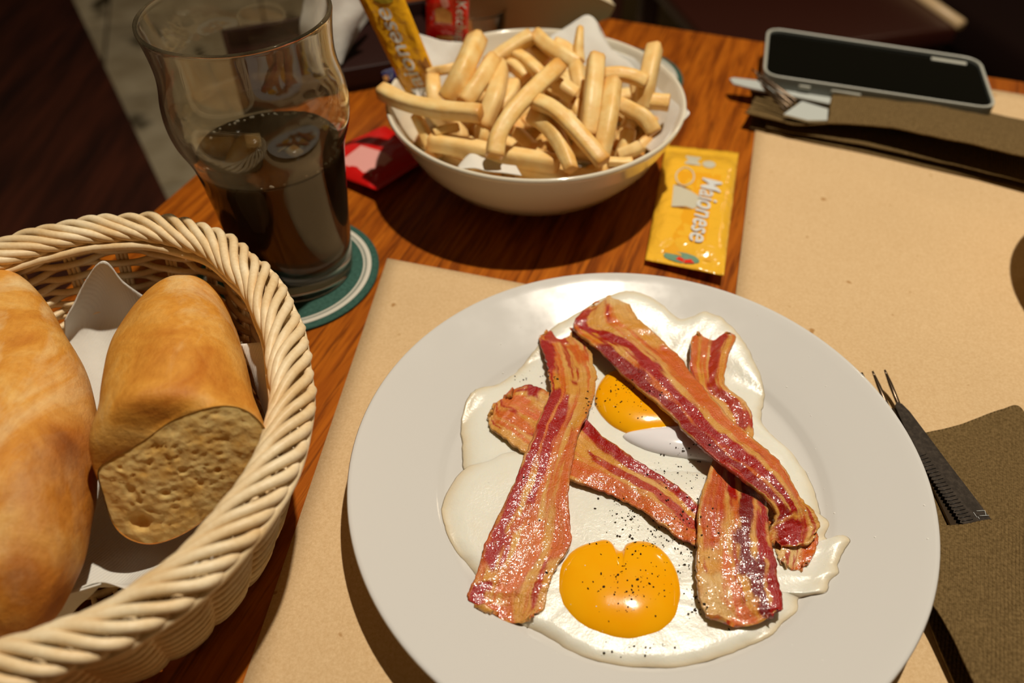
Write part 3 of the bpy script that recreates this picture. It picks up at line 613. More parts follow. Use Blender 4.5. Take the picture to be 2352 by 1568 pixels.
class Sachet:
    def __init__(s, name, label, q, mat, puff=.003, seed=0, crimp=.06, th=.0006):
        """q: corners TL,TR,BR,BL (world). u across, v down"""
        s.q = [Vector(x) for x in q]; s.puff = puff; s.seed = seed
        n = (s.q[1] - s.q[0]).cross(s.q[3] - s.q[0]); n.normalize()
        if n.dot(CP - s.q[0]) < 0: n = -n
        s.n = n; nu, nv = 34, 50; pts = []
        for i in range(nu):
            for j in range(nv): pts.append(s.at(i / (nu - 1), j / (nv - 1)))
        base = [s.flat(i / (nu - 1), j / (nv - 1)) - n * th for i in range(nu) for j in range(nv)]
        N = nu * nv; fs = gridfaces(nu, nv); fb = [tuple(reversed(f)) for f in gridfaces(nu, nv, N)]
        ring = [j for j in range(nv)] + [i * nv + nv - 1 for i in range(1, nu)] + [(nu - 1) * nv + j for j in range(nv - 2, -1, -1)] + [i * nv for i in range(nu - 2, 0, -1)]
        sd = [(ring[k], ring[(k + 1) % len(ring)], ring[(k + 1) % len(ring)] + N, ring[k] + N) for k in range(len(ring))]
        me = bpy.data.meshes.new(name); me.from_pydata([tuple(v) for v in pts + base], [], fs + fb + sd)
        bm = bmesh.new(); bm.from_mesh(me); bmesh.ops.recalc_face_normals(bm, faces=bm.faces); bm.to_mesh(me); bm.free()
        s.o = link(name, me, mat); tag(s.o, label, 'sachet')
    def flat(s, u, v):
        q = s.q; return (q[0] * (1 - u) + q[1] * u) * (1 - v) + (q[3] * (1 - u) + q[2] * u) * v
    def at(s, u, v, off=0):
        p = s.flat(u, v); e = max(0, min(1, min(u, 1 - u) / .18)); f = max(0, min(1, (min(v, 1 - v) - .06) / .16))
        h = s.puff * (e * (2 - e)) * (f * (2 - f))
        h += .0006 * noise.noise(Vector((u * 5, v * 8, s.seed))) + .00035 * noise.noise(Vector((u * 14, v * 20, s.seed)))
        if min(v, 1 - v) < .06: h += .00012 * math.sin(u * 120)
        return p + s.n * (h + off)
    def decal(s, name, polys, mat, off=.0003, label=None):
        bm = bmesh.new()
        for poly in polys:
            # fan grid so that the print follows the surface
            cu = sum(p[0] for p in poly) / len(poly); cv = sum(p[1] for p in poly) / len(poly)
            cvt = bm.verts.new(s.at(cu, cv, off)); rings = []
            for k in (.33, .66, 1.0): rings.append([bm.verts.new(s.at(cu + (p[0] - cu) * k, cv + (p[1] - cv) * k, off)) for p in poly])
            n = len(poly)
            for a in range(n): bm.faces.new((cvt, rings[0][a], rings[0][(a + 1) % n]))
            for r in range(2):
                for a in range(n): bm.faces.new((rings[r][a], rings[r + 1][a], rings[r + 1][(a + 1) % n], rings[r][(a + 1) % n]))
        o = bmo(name, bm, mat, s.o); 
        if label: o['label'] = label
        return o
    def text(s, txt, fn, mat, off=.0010, shear=.25, bold=.012, name='lettering', label=None):
        cu = bpy.data.curves.new('tx', 'FONT'); cu.body = txt; cu.size = 1; cu.shear = shear; cu.offset = bold; cu.resolution_u = 4
        o = bpy.data.objects.new('tx', cu); COL.objects.link(o); bpy.context.view_layer.update()
        me = bpy.data.meshes.new_from_object(o.evaluated_get(bpy.context.evaluated_depsgraph_get())); COL.objects.unlink(o); bpy.data.objects.remove(o)
        xs = [v.co.x for v in me.vertices]; x0, x1 = min(xs), max(xs); ys = [v.co.y for v in me.vertices]; y0, y1 = min(ys), max(ys)
        bm = bmesh.new(); bm.from_mesh(me)
        for _ in range(2):
            es = [e for e in bm.edges if e.calc_length() > .25]
            if es: bmesh.ops.subdivide_edges(bm, edges=es, cuts=1); bmesh.ops.triangulate(bm, faces=[f for f in bm.faces if len(f.verts) > 4])
        for v in bm.verts:
            u, w_ = fn((v.co.x - x0) / (x1 - x0), (v.co.y - y0) / (y1 - y0)); v.co = s.at(u, w_, off)
        bpy.data.meshes.remove(me); t = bmo(name, bm, mat, s.o)
        if label: t['label'] = label
        return t
def ell(cu, cv, ru, rv, n=24, a0=0): return [(cu + ru * math.cos(a0 + 2 * math.pi * k / n), cv + rv * math.sin(a0 + 2 * math.pi * k / n)) for k in range(n)]
# 1 mayonnaise sachet lying on the table
s1 = Sachet('mayonnaise_sachet', 'yellow mayonnaise sachet lying flat between bowl and right placemat', [P(1529, 333, .0040), P(1697, 350, .0040), P(1663, 632, .0075), P(1482, 596, .0040)], yel, .0042, 1)
s1.decal('print_panel', [[(.22, .28), (.80, .28), (.82, .93), (.20, .93)]], pdk, .0002)
s1.decal('pack_print', [[(.20, .42), (.3, .43), (.45, .46), (.58, .50), (.60, .56), (.5, .60), (.4, .59), (.22, .61)]], pgr, .00035, 'grey picture of a spoonful of sauce')
s1.decal('pack_print', [[(.2, .41), (.3, .415), (.46, .45), (.3, .43)], [(.2, .61), (.35, .595), (.5, .605), (.35, .615)]], pbr, .0004, 'brown outline of the pictured spoonful')
s1.text('Maionese', lambda x, y: (.53 + .27 * y - .06 * (x - .5), .33 + .52 * x), pw, label='silver lettering reading Maionese')
s1.decal('emblem', [ell(.45, .945, .23, .032)], pg_, .0004, 'green oval emblem')
s1.decal('emblem', [[(.38, .955), (.42, .935), (.5, .95), (.58, .94), (.62, .965), (.5, .975)]], pr, .00055, 'red script in the emblem')
s1.decal('emblem', [[(.30, .12), (.50, .12), (.51, .225), (.30, .22)], ell(.62, .2, .09, .035, 12)], pgr, .00035, 'pale square and dome symbols')
def ringpoly(s, name, cu, cv, ru, rv, wd, mat, off=.0004):
    n = 32; bm = bmesh.new(); A = [bm.verts.new(s.at(cu + ru * math.cos(2 * math.pi * k / n), cv + rv * math.sin(2 * math.pi * k / n), off)) for k in range(n)]
    B = [bm.verts.new(s.at(cu + (ru - wd) * math.cos(2 * math.pi * k / n), cv + (rv - wd * .4) * math.sin(2 * math.pi * k / n), off)) for k in range(n)]
    for k in range(n): bm.faces.new((A[k], A[(k + 1) % n], B[(k + 1) % n], B[k]))
    o = bmo(name, bm, mat, s.o); o['label'] = 'thin pale oval outline'; return o
ringpoly(s1, 'emblem', .33, .335, .13, .085, .02, pgr)
# 2 mayonnaise sachet standing in the bowl
z0 = .40
def W3(px, py, y): return PY(px, py, y)
s2 = Sachet('mayonnaise_sachet', 'yellow mayonnaise sachet standing upright behind the left of the chip bowl', [W3(782, -85, .475), W3(895, -85, .475), W3(1015, 205, .462), W3(932, 215, .462)], yel2, .0022, 2)
s2.q = s2.q
s2.text('Maionese', lambda x, y: (.20 + .40 * (1 - y), 1.10 - .78 * x), pw, shear=0, label='pale lettering reading Maionese from the bottom up')
s2.decal('emblem', [ell(.55, .26, .22, .03)], Mat('print_olive', alb(160, 130, 30), .4, .4), .0004, 'olive oval emblem')
s2.decal('pack_print', [[(.70, .74), (.95, .72), (.97, .84), (.80, .86)]], pbr, .0004)
# 3 red ketchup sachet standing
s3 = Sachet('ketchup_sachet', 'bright red ketchup sachet standing upright behind the chip bowl', [W3(978, -110, .515), W3(1082, -110, .515), W3(1074, 96, .515), W3(978, 96, .515)], redp, .0022, 3)
s3.text('Ketchup', lambda x, y: (.64 + .30 * y, .50 + .50 * x), pw, shear=.2, label='white lettering reading Ketchup downward')
s3.decal('pack_print', [[(.22, .60), (.40, .57), (.60, .64), (.62, .76), (.24, .74)]], pta, .0004, 'tan picture of food')
s3.decal('pack_print', [[(.25, .92), (.68, .92), (.68, .98), (.25, .98)]], pta, .0004)
s3.decal('pack_print', [[(.30, .46), (.5, .48), (.55, .56), (.42, .60)], [(.22, .745), (.62, .76), (.62, .78), (.22, .765)]], ppk, .0004)
# 4 red sachet lying
s4 = Sachet('ketchup_sachet', 'dark red ketchup sachet lying on the table between glass and bowl', [P(690, 372, .004), P(884, 288, .004), P(1000, 352, .006), P(866, 436, .0085)], Mat('sachet_crimson', alb(196, 14, 10), .35, .4), .004, 4)
s4.q = s4.q
s4.decal('print_panel', [[(.12, .40), (.5, .30), (.55, .62), (.5, .80), (.12, .84)]], ppk, .0004, 'pink printed panel')

# ------------------------------------------------------------------ coasters
def coaster(label, c, z=.0006):
    t = thing('drink_coaster', label, 'coaster', (c[0], c[1], z), 'round green drink coasters')
    lathe('board', [(0, z + .0014), (.0508, z + .0014), (.0514, z + .0010), (.0514, z + .0003), (.0510, z), (0, z)], green, t, c, 96, False)
    lathe('printed_ring', [(.0442, z + .0014), (.0442, z + .0016), (.0472, z + .0016), (.0472, z + .0014)], cream, t, c, 96, True)
    lathe('printed_ring', [(.0425, z + .0014), (.0425, z + .0016), (.0436, z + .0016), (.0436, z + .0014)], cream, t, c, 96, True)
    return t
CC = (-.1274, .3482)
coaster('green coaster with cream rings under the pint glass', CC)
coaster('green coaster with cream rings half hidden behind the chip bowl', (.0815, .5720))

# ------------------------------------------------------------------ glass of cola
GC = Vector((-.1210, .3500)); gz = .0021
gt = thing('pint_glass', 'bulge-necked clear pint glass half full of cola on the green coaster', 'glass', (GC.x, GC.y, gz))
outer = fill_round([(.0285, 0.0), (.0300, .0012), (.0308, .008), (.0318, .020), (.0336, .040), (.0354, .060), (.0372, .076), (.0392, .084), (.0424, .093), (.0436, .102), (.0430, .111), (.0412, .120), (.0406, .128), (.0414, .138), (.0428, .1465)], 4)
inner = fill_round([(.0410, .1462), (.0396, .138), (.0388, .128), (.0394, .120), (.0412, .111), (.0418, .102), (.0406, .093), (.0374, .0845), (.0354, .076), (.0336, .060), (.0318, .040), (.0300, .020), (.0286, .012), (.02, .0095), (0, .009)], 4)
gp = [(0, .0010)] + [(.02, .0010), (.026, .0004)] + outer + [(.0427, .1476), (.0419, .1482), (.0411, .1476)] + inner
glassm = Mat('clear_glass', (.93, .90, .82, 1), .02, .5, Transmission_Weight=1.0, IOR=1.42)
# thin smears of residue on the glass: a weak diffuse layer
t_ = glassm.t; dif = glassm.n('ShaderNodeBsdfDiffuse'); dif.inputs[0].default_value = alb(205, 178, 130); tr = glassm.n('ShaderNodeBsdfTranslucent'); tr.inputs[0].default_value = alb(205, 178, 130)
ad = glassm.n('ShaderNodeMixShader'); ad.inputs[0].default_value = .5; glassm.l(dif.outputs[0], ad.inputs[1]); glassm.l(tr.outputs[0], ad.inputs[2])
mxs = glassm.n('ShaderNodeMixShader'); sm = glassm.noise(glassm.coord('Object', (1, 1, .35)), 38, 4, .6, .8)
glassm.l(glassm.ramp(sm, [(.35, (.01, .01, .01, 1)), (.75, (.13, .13, .13, 1))]), mxs.inputs[0])
glassm.l(glassm.b.outputs[0], mxs.inputs[1]); glassm.l(ad.outputs[0], mxs.inputs[2]); glassm.l(mxs.outputs[0], t_.nodes['Material Output'].inputs[0])
lathe('glass_body', [(r, z + gz) for r, z in gp], glassm, gt, GC, 128, False)
colam = Mat('cola', (.004, .0018, .0004, 1), .05, .5)
LZ = .079
lp = [(0, .0096), (.02, .0100), (.0288, .0125), (.0303, .020), (.0321, .040), (.0339, .060), (.0354, .0735), (.0364, LZ - .001), (.0366, LZ + .0004), (.0350, LZ - .0002), (.030, LZ - .0006), (0, LZ - .0006)]
def lfn(a): return 1
cl_ = lathe('cola', [(r, z + gz) for r, z in lp], colam, None, GC, 96, False); tag(cl_, 'dark cola filling the lower half of the pint glass', 'drink')
frost = Mat('ice', (.20, .13, .05, 1), .25, .5, Transmission_Weight=.6, IOR=1.31); frost.bump(frost.noise(frost.coord(), 260, 3), .8, .0015)
rr = random.Random(4)
for (dx, dy, sz, rz, lab) in ((-.009, .006, .019, .3, 'rounded ice lump floating at the left in the cola'), (.012, -.004, .016, 1.0, 'rounded ice lump floating at the right in the cola')):
    bm = bmesh.new(); bmesh.ops.create_cube(bm, size=sz); bmesh.ops.bevel(bm, geom=list(bm.edges), offset=sz * .3, segments=4, affect='EDGES')
    for v in bm.verts: v.co += v.co.normalized() * .0012 * noise.noise(v.co * 150 + Vector((dx * 900, 0, 0)))
    bm.transform(Matrix.Translation((GC.x + dx, GC.y + dy, gz + LZ - sz * .36)) @ Matrix.Rotation(rz, 4, 'Z') @ Matrix.Rotation(.3, 4, 'X'))
    o = bmo('ice_cube', bm, frost); tag(o, lab, 'ice', 'ice in the cola')
bm = bmesh.new()
for k in range(60):
    a = rr.choice((rr.uniform(1.0, 2.6), rr.uniform(-.6, .9), rr.uniform(0, 6.28))); r = .0347 - rr.random() * .002; s0 = rr.uniform(.0004, .0010)
    bmesh.ops.create_icosphere(bm, subdivisions=2, radius=s0, matrix=Matrix.Translation((GC.x + r * math.cos(a), GC.y + r * math.sin(a), gz + LZ + .0002)))
bub = bmo('bubbles', bm, Mat('bubble', (.8, .75, .6, 1), .02, .6, Transmission_Weight=.8)); tag(bub, 'ring of small bubbles round the edge of the cola', 'bubbles', None, 'stuff')

# ------------------------------------------------------------------ bread basket
KC = Vector((-.1860, .1870)); KA = [(-180, .117), (-150, .117), (-120, .110), (-100, .106), (-80, .1065), (-60, .1095), (-50, .1125), (-37, .1140), (-27, .1138), (-16, .1138), (0, .1122), (15, .1098), (30, .1108), (48, .1149), (67, .1216), (80, .1230), (92, .1205), (105, .1165), (118, .112), (150, .114), (180, .117)]
def kr(a):
    d = math.degrees(a) % 360; d = d - 360 if d > 180 else d
    for i in range(len(KA) - 1):
        if KA[i][0] <= d <= KA[i + 1][0]:
            f = (d - KA[i][0]) / (KA[i + 1][0] - KA[i][0]); f = f * f * (3 - 2 * f); return (KA[i][1] * (1 - f) + KA[i + 1][1] * f) / .1165
    return 1
KT = thing('bread_basket', 'oval woven wicker basket holding the bread at the left', 'basket', (KC.x, KC.y, .0006))
def wall_r(z): return .084 + .0245 * min(1, (z / .066)) ** .75
NS = 30
def kpt(a, r, z): 
    k = kr(a); return Vector((KC.x + r * k * math.cos(a), KC.y + r * k * math.sin(a), z))
zrow = .0045; j = 0
while zrow < .066:
    pts = []; n = NS * 8
    for i in range(n):
        a = 2 * math.pi * i / n
        amp = .0021 * math.sin(NS / 2 * a + math.pi * j) ; amp = .0024 * math.tanh(amp / .0013)
        pts.append(kpt(a, wall_r(zrow) + amp, zrow + .0004 * noise.noise(Vector((a * 3, j, 0)))))
    tube('weaver', pts, .00155, wicker, KT, 6, True); zrow += .0031; j += 1
for i in range(NS):
    a = 2 * math.pi * (i + .0) / NS + math.pi / NS; bm = bmesh.new()
    for da in (-.018, 0, .018):
        pts = [kpt(a + da, max(.05, wall_r(z)), z) for z in (.001, .012, .024, .036, .048, .060, .072)]
        tube('', pts, .00095, None, None, 5, False, True, 1, bm)
    bmo('stake', bm, wicker, KT)
# base
for k in range(11):
    r = .008 + k * .0072; pts = []; n = 68 if r < .03 else 136
    for i in range(n):
        a = 2 * math.pi * i / n; pts.append(kpt(a, r, .0032 + .0015 * math.sin(17 * a + math.pi * k)))
    tube('base_weaver', pts, .0019, wicker, KT, 6, True)
for i in range(17):
    a = math.pi * i / 17; tube('base_spoke', [kpt(a, r, .0030) for r in (.084, .06, .03)] + [kpt(a + math.pi, r, .0030) for r in (.001, .03, .06, .084)], .0012, wicker, KT, 5)
# rim braid
def rim_c(a): return kpt(a, .1080, .0705)
NSD = 7; turns = 11
for s in range(NSD):
    pts = []; n = 520; ps = .25 * noise.noise(Vector((s * 7.1, 0, 0)))
    for i in range(n):
        a = 2 * math.pi * i / n; ph = -a * turns + 2 * math.pi * s / NSD + ps * math.sin(a * 3)
        ph += .35 * math.sin(ph + .6)
        c0 = rim_c(a); rad = (c0 - Vector((KC.x, KC.y, c0.z))).normalized()
        wob = 1 + .16 * noise.noise(Vector((math.cos(a) * 4, math.sin(a) * 4, s * 3)))
        pts.append(c0 + rad * math.cos(ph) * .0070 * wob + Vector((0, 0, 1)) * math.sin(ph) * .0042 * wob)
    tube('rim_strand', pts, .0020, wicker, KT, 8, True)
for rr_, zz_ in ((.1095, .0635), (.1080, .0600), (.1150, .0675), (.1128, .0660), (.1000, .0665)):
    tube('rim_strand', [kpt(2 * math.pi * i / 200, rr_ + .0006 * math.sin(i * 5 * 2 * math.pi / 200 + zz_ * 900), zz_ + .0005 * math.sin(i * 9 * 2 * math.pi / 200)) for i in range(200)], .0019, wicker, KT, 8, True)

# ------------------------------------------------------------------ liner + bread
bl = thing('basket_napkin', 'white paper napkin lining the wicker bread basket', 'napkin', (KC.x, KC.y, .008))
patch('sheet', [[(150, 735, .040), (190, 662, .052), (238, 604, .064), (285, 650, .052), (350, 690, .040)],
                [(140, 800, .024), (190, 770, .026), (245, 750, .026), (320, 770, .024), (400, 780, .024)],
                [(60, 1000, .012), (200, 1000, .011), (320, 1000, .011), (450, 980, .013), (590, 950, .032)],
                [(60, 1200, .012), (200, 1200, .011), (330, 1200, .011), (450, 1180, .014), (585, 1110, .034)],
                [(110, 1340, .020), (190, 1330, .020), (290, 1330, .019), (400, 1310, .030), (500, 1260, .042)],
                [(88, 1392, .034), (155, 1362, .031), (232, 1335, .027), (330, 1362, .030), (450, 1330, .038)]], tissue, bl, 60, 60, .0006, .0016, 40)
patch('front_fold', [[(88, 1392, .034), (155, 1362, .031), (232, 1338, .0275)], [(96, 1410, .026), (165, 1384, .024), (210, 1362, .022)], [(98, 1450, .018), (150, 1420, .018), (175, 1390, .018)]], tissue, bl, 14, 14, .0006)
patch('side_corner', [[(552, 790, .054), (590, 786, .056), (622, 785, .058)], [(575, 850, .048), (600, 860, .052), (624, 860, .056)], [(590, 900, .044), (605, 920, .048), (622, 930, .054)], [(600, 930, .042), (610, 960, .046), (616, 985, .050)]], tissue, bl, 20, 12, .0006, .0006, 120)
crust = Mat('bread_crust', rough=.6, spec=.3)
k1 = crust.noise(crust.coord('Object', (1, 1, 1)), 38, 5, .6, .5); k2 = crust.noise(crust.coord('Object', (1, .5, 1)), 420, 4, .7); k3 = crust.noise(crust.coord('Object', (1.6, .6, 1)), 22, 5, .65, .6)
kc = crust.ramp(k1, [(.28, alb(190, 108, 26)), (.5, alb(214, 140, 48)), (.72, alb(230, 172, 86))])
kc = crust.mix(crust.ramp(k3, [(.52, (0, 0, 0, 1)), (.72, (.75, .75, .75, 1))]), kc, alb(236, 198, 134))
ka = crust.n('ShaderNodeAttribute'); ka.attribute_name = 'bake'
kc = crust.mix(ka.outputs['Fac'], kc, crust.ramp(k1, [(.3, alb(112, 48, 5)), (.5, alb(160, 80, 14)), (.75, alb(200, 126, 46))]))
kc = crust.mix(.5, kc, crust.ramp(k2, [(.3, (.72, .62, .5, 1)), (.6, (1, 1, 1, 1))]), 'MULTIPLY'); crust.base(kc)
kb = crust.bump(k2, .5, .0008); crust.bump(k1, .35, .003, kb)
crumb = Mat('bread_crumb', alb(240, 190, 110), .85, .1, Subsurface_Weight=.3, Subsurface_Radius=(.004, .0025, .0012), Subsurface_Scale=1.0)
vo = crumb.n('ShaderNodeTexVoronoi'); vo.inputs['Scale'].default_value = 260; crumb.l(crumb.coord(), vo.inputs[0]); vn = crumb.noise(crumb.coord(), 150, 3)
crumb.base(crumb.ramp(crumb.noise(crumb.coord(), 120, 4, .6), [(.3, alb(226, 164, 76)), (.7, alb(248, 204, 126))]))
q1 = crumb.bump(vo.outputs['Distance'], .35, .0010); crumb.bump(vn, .4, .002, q1)
# right roll with cut face
cutout = [(224, 1092), (232, 1070), (262, 1050), (300, 1030), (345, 1000), (395, 965), (450, 945), (500, 932), (548, 935), (585, 955), (612, 990), (612, 1030), (596, 1075), (560, 1115), (520, 1150), (480, 1185), (440, 1215), (395, 1238), (345, 1250), (300, 1240), (268, 1215), (248, 1175), (236, 1135)]
NF = Vector((.10, -.92, .36)).normalized(); C0 = P(420, 1085, .060)
def onplane(px, py):
    d = ray(px, py); return CP + d * ((C0 - CP).dot(NF) / d.dot(NF))
N = 120; cut = [onplane(*crc(cutout, k / N)) for k in range(N)]
cen = sum(cut, Vector()) / N
tip = P(432, 690, .046)
# silhouette guided rings: (t along, centre px, half width px, z, vertical half)
rings = []
secs = [(0.0, None), (.10, (418, 1030, 190, .062, .027)), (.25, (412, 965, 172, .061, .028)), (.42, (410, 890, 158, .059, .028)), (.58, (412, 820, 140, .056, .027)), (.72, (418, 760, 115, .049, .024)), (.84, (424, 712, 86, .048, .019)), (.93, (430, 680, 52, .047, .012)), (1.0, (433, 664, 14, .046, .004))]
axis = (tip - cen).normalized(); side = axis.cross(Vector((0, 0, 1))).normalized(); upv = side.cross(axis)
ang0 = [math.atan2((c - cen).dot(upv), (c - cen).dot(side)) for c in cut]
def secring(sx, sy, hw, z, vh):
    c = P(sx, sy, z); dd = (c - CP).dot(_F); w_ = hw / FPX * dd; out = []
    for a in ang0:
        k = 1 + .03 * noise.noise(Vector((math.cos(a) * 2, math.sin(a) * 2, sy * .02)))
        out.append(c + side * math.cos(a) * w_ * k + upv * math.sin(a) * vh * k)
    return out
R0 = cut; rings = [R0]
for t, sct in secs[1:]: rings.append(secring(*sct))
# smooth resample
fine = []
for i in range(56):
    t = i / 55
    fine.append([Vector(cr([tuple(rings[q][k]) for q in range(len(rings))], t)) for k in range(N)])
vs = [v + Vector((noise.noise(v * 60), noise.noise(v * 60 + Vector((5, 0, 0))), noise.noise(v * 60 + Vector((0, 5, 0))))) * .0010 * (1 if i else 0) for i, r in enumerate(fine) for v in r]
fs = []
for i in range(55):
    for k in range(N): fs.append((i * N + k, i * N + (k + 1) % N, (i + 1) * N + (k + 1) % N, (i + 1) * N + k))
fs.append(tuple((55) * N + k for k in range(N)))
br = thing('bread_roll', 'cut half of a crusty roll at the right of the basket, crumb face forward', 'bread', (KC.x + .04, KC.y, .02))
def bakeattr(o, fn):
    at = o.data.attributes.new('bake', 'FLOAT', 'POINT'); at.data.foreach_set('value', [max(0, min(1, fn(v.co))) for v in o.data.vertices])
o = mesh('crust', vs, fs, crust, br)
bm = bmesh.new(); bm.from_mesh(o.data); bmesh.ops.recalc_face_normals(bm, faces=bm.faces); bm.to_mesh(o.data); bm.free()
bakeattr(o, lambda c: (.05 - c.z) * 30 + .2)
# crumb face: slightly domed, with holes
vs = []; fs = []; RN = 44
holes = [(322, 1198, .0048, .0030), (300, 1125, .004, .002), (380, 1130, .0035, .0022), (420, 1080, .003, .0018), (345, 1170, .003, .0018), (400, 1165, .003, .0016), (460, 1110, .003, .0016), (370, 1200, .0025, .0015), (320, 1150, .0025, .0015), (450, 1040, .0025, .0014), (520, 1010, .003, .0012), (500, 1080, .002, .0012)]
hl = [(onplane(a, b), r * (1 if k == 0 else .62), d * (.8 if k == 0 else .45)) for k, (a, b, r, d) in enumerate(holes)]
rh = random.Random(5)
for k in range(70): hl.append((cen.lerp(cut[rh.randrange(N)], math.sqrt(rh.random()) * .9), rh.uniform(.0006, .0015), rh.uniform(.0002, .0006)))
for i in range(RN):
    t = (i / (RN - 1)) ** .9
    for k in range(N):
        p = cen.lerp(cut[k], t * .992); dz = .0010 * (1 - t ** 3) + .0004 * noise.noise(p * 150) * (1 - t ** 8) + .0003 * noise.noise(p * 480)
        for hp, r, d in hl:
            dd = (p - hp).length / r
            if dd < 1: dz -= d * (1 - dd ** 2) ** 1.2
        vs.append(p + NF * (dz - .0003))
for i in range(RN - 1):
    for k in range(N): fs.append((i * N + k, i * N + (k + 1) % N, (i + 1) * N + (k + 1) % N, (i + 1) * N + k))
o = mesh('crumb', vs, fs, crumb, br); o['label'] = 'pale holey crumb of the cut face'
# left long roll
def bread_sec(name, secs, parent_label, seed):
    N = 72; rings = []
    for (sx, sy, hw, z, vh) in secs:
        c = P(sx, sy, z); dd = (c - CP).dot(_F); w_ = hw / FPX * dd; r = []
        for k in range(N):
            a = 2 * math.pi * k / N; kk = 1 + .04 * noise.noise(Vector((math.cos(a) * 1.6, math.sin(a) * 1.6, sy * .006 + seed)))
            r.append(c + Vector((1, 0, 0)) * math.cos(a) * w_ * kk + Vector((0, .25, .968)) * math.sin(a) * vh * kk)
        rings.append(r)
    M_ = 70; vs = []; fs = []
    for i in range(M_):
        for k in range(N):
            v = Vector(cr([tuple(r[k]) for r in rings], i / (M_ - 1))); vs.append(v + Vector((noise.noise(v * 70), 0, noise.noise(v * 70 + Vector((5, 0, 0))))) * .0010)
    for i in range(M_ - 1):
        for k in range(N): fs.append((i * N + k, i * N + (k + 1) % N, (i + 1) * N + (k + 1) % N, (i + 1) * N + k))
    fs.append(tuple(range(N))); fs.append(tuple((M_ - 1) * N + k for k in range(N)))
    o = mesh(name, vs, fs, crust); bm = bmesh.new(); bm.from_mesh(o.data); bmesh.ops.recalc_face_normals(bm, faces=bm.faces); bm.to_mesh(o.data); bm.free()
    tag(o, parent_label, 'bread'); return o
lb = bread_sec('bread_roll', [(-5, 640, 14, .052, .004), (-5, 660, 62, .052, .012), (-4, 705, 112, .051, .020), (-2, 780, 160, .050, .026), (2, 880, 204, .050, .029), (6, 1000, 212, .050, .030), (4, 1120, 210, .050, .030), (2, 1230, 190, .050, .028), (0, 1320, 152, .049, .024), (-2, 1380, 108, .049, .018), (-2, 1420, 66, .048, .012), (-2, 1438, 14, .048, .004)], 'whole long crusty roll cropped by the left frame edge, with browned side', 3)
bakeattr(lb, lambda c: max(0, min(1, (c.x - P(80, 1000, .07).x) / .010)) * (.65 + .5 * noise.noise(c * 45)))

# ------------------------------------------------------------------ near brown napkin + cutlery
nn = thing('brown_napkin', 'brown embossed paper napkin at the lower right wrapping the cutlery handles', 'napkin', P(2250, 1250, .002))
patch('lower_layer', [[(2085, 1000, .003), (2170, 984, .003), (2240, 962, .003), (2300, 939, .004), (2345, 935, .004), (2390, 1020, .003), (2460, 1080, .003)],
                      [(2085, 1180, .003), (2170, 1180, .003), (2240, 1180, .003), (2300, 1180, .003), (2370, 1180, .003), (2440, 1180, .003), (2520, 1180, .003)],
                      [(2100, 1330, .003), (2180, 1340, .003), (2260, 1350, .003), (2330, 1350, .003), (2400, 1350, .003), (2480, 1350, .003), (2560, 1350, .003)],
                      [(2140, 1440, .004), (2220, 1480, .003), (2290, 1500, .003), (2360, 1500, .003), (2440, 1500, .003), (2520, 1500, .003), (2600, 1500, .003)],
                      [(2212, 1610, .004), (2290, 1640, .003), (2360, 1650, .003), (2430, 1650, .003), (2500, 1650, .003), (2580, 1650, .003), (2660, 1650, .003)]], brown, nn, 60, 60, .0010, .0006, 60)
patch('pocket_layer', [[(2085, 1212, .0075), (2150, 1206, .0080), (2210, 1202, .0085), (2275, 1192, .0085), (2330, 1186, .0070), (2400, 1180, .0060), (2520, 1170, .0055)],
                       [(2095, 1300, .0105), (2160, 1300, .0115), (2230, 1300, .0115), (2300, 1300, .0105), (2370, 1300, .008), (2440, 1300, .007), (2560, 1300, .006)],
                       [(2120, 1360, .0125), (2190, 1390, .014), (2260, 1400, .013), (2330, 1400, .011), (2400, 1400, .009), (2480, 1400, .007), (2590, 1400, .006)],
                       [(2165, 1420, .0145), (2230, 1470, .0155), (2300, 1490, .014), (2370, 1500, .012), (2440, 1500, .010), (2520, 1500, .008), (2620, 1500, .006)],
                       [(2262, 1620, .0145), (2330, 1640, .0155), (2400, 1650, .014), (2460, 1650, .012), (2520, 1650, .010), (2600, 1650, .008), (2680, 1650, .006)]], brown, nn, 70, 70, .0008, .0010, 60)
def cutlery_poly(name, outline, z, th, mat, parent=None, zt=None):
    bm = bmesh.new(); top = []; n = len(outline)
    for i, pt in enumerate(outline):
        zz = pt[2] if len(pt) > 2 else z; top.append(bm.verts.new(P(pt[0], pt[1], zz)))
    bot = [bm.verts.new(v.co - Vector((0, 0, th))) for v in top]
    ft = bm.faces.new(top); fb = bm.faces.new(list(reversed(bot)))
    for i in range(n): bm.faces.new((top[i], bot[i], bot[(i + 1) % n], top[(i + 1) % n]))
    bmesh.ops.triangulate(bm, faces=[ft, fb]); bmesh.ops.recalc_face_normals(bm, faces=bm.faces)
    return bmo(name, bm, mat, parent, False)
kn = thing('table_knife', 'dark serrated knife blade emerging from the brown napkin beside the plate', 'knife', P(2200, 1150, .006))
ser = []
for i in range(22):
    t = i / 21; x = 2098 + (2205 - 2098) * t; y = 1040 + (1200 - 1040) * t; ser += [(x, y), (x + 6.5, y + 1.5)]
bl_ = cutlery_poly('blade', [(2060, 922), (2072, 927), (2090, 945), (2130, 998), (2180, 1065), (2230, 1130), (2276, 1191), (2300, 1222, .0055), (2230, 1235, .0055)] + list(reversed(ser)) + [(2080, 985), (2064, 950), (2056, 930)], .0072, .0012, dsteel, kn)
for i in range(20):
    t = i / 19; x = 2103 + (2205 - 2103) * t; y = 1048 + (1197 - 1048) * t
    tube('serration_groove', [P(x + 4, y, .0074), P(x + 24 + 6 * t, y - 5, .0074)], .00012, black, kn, 4)
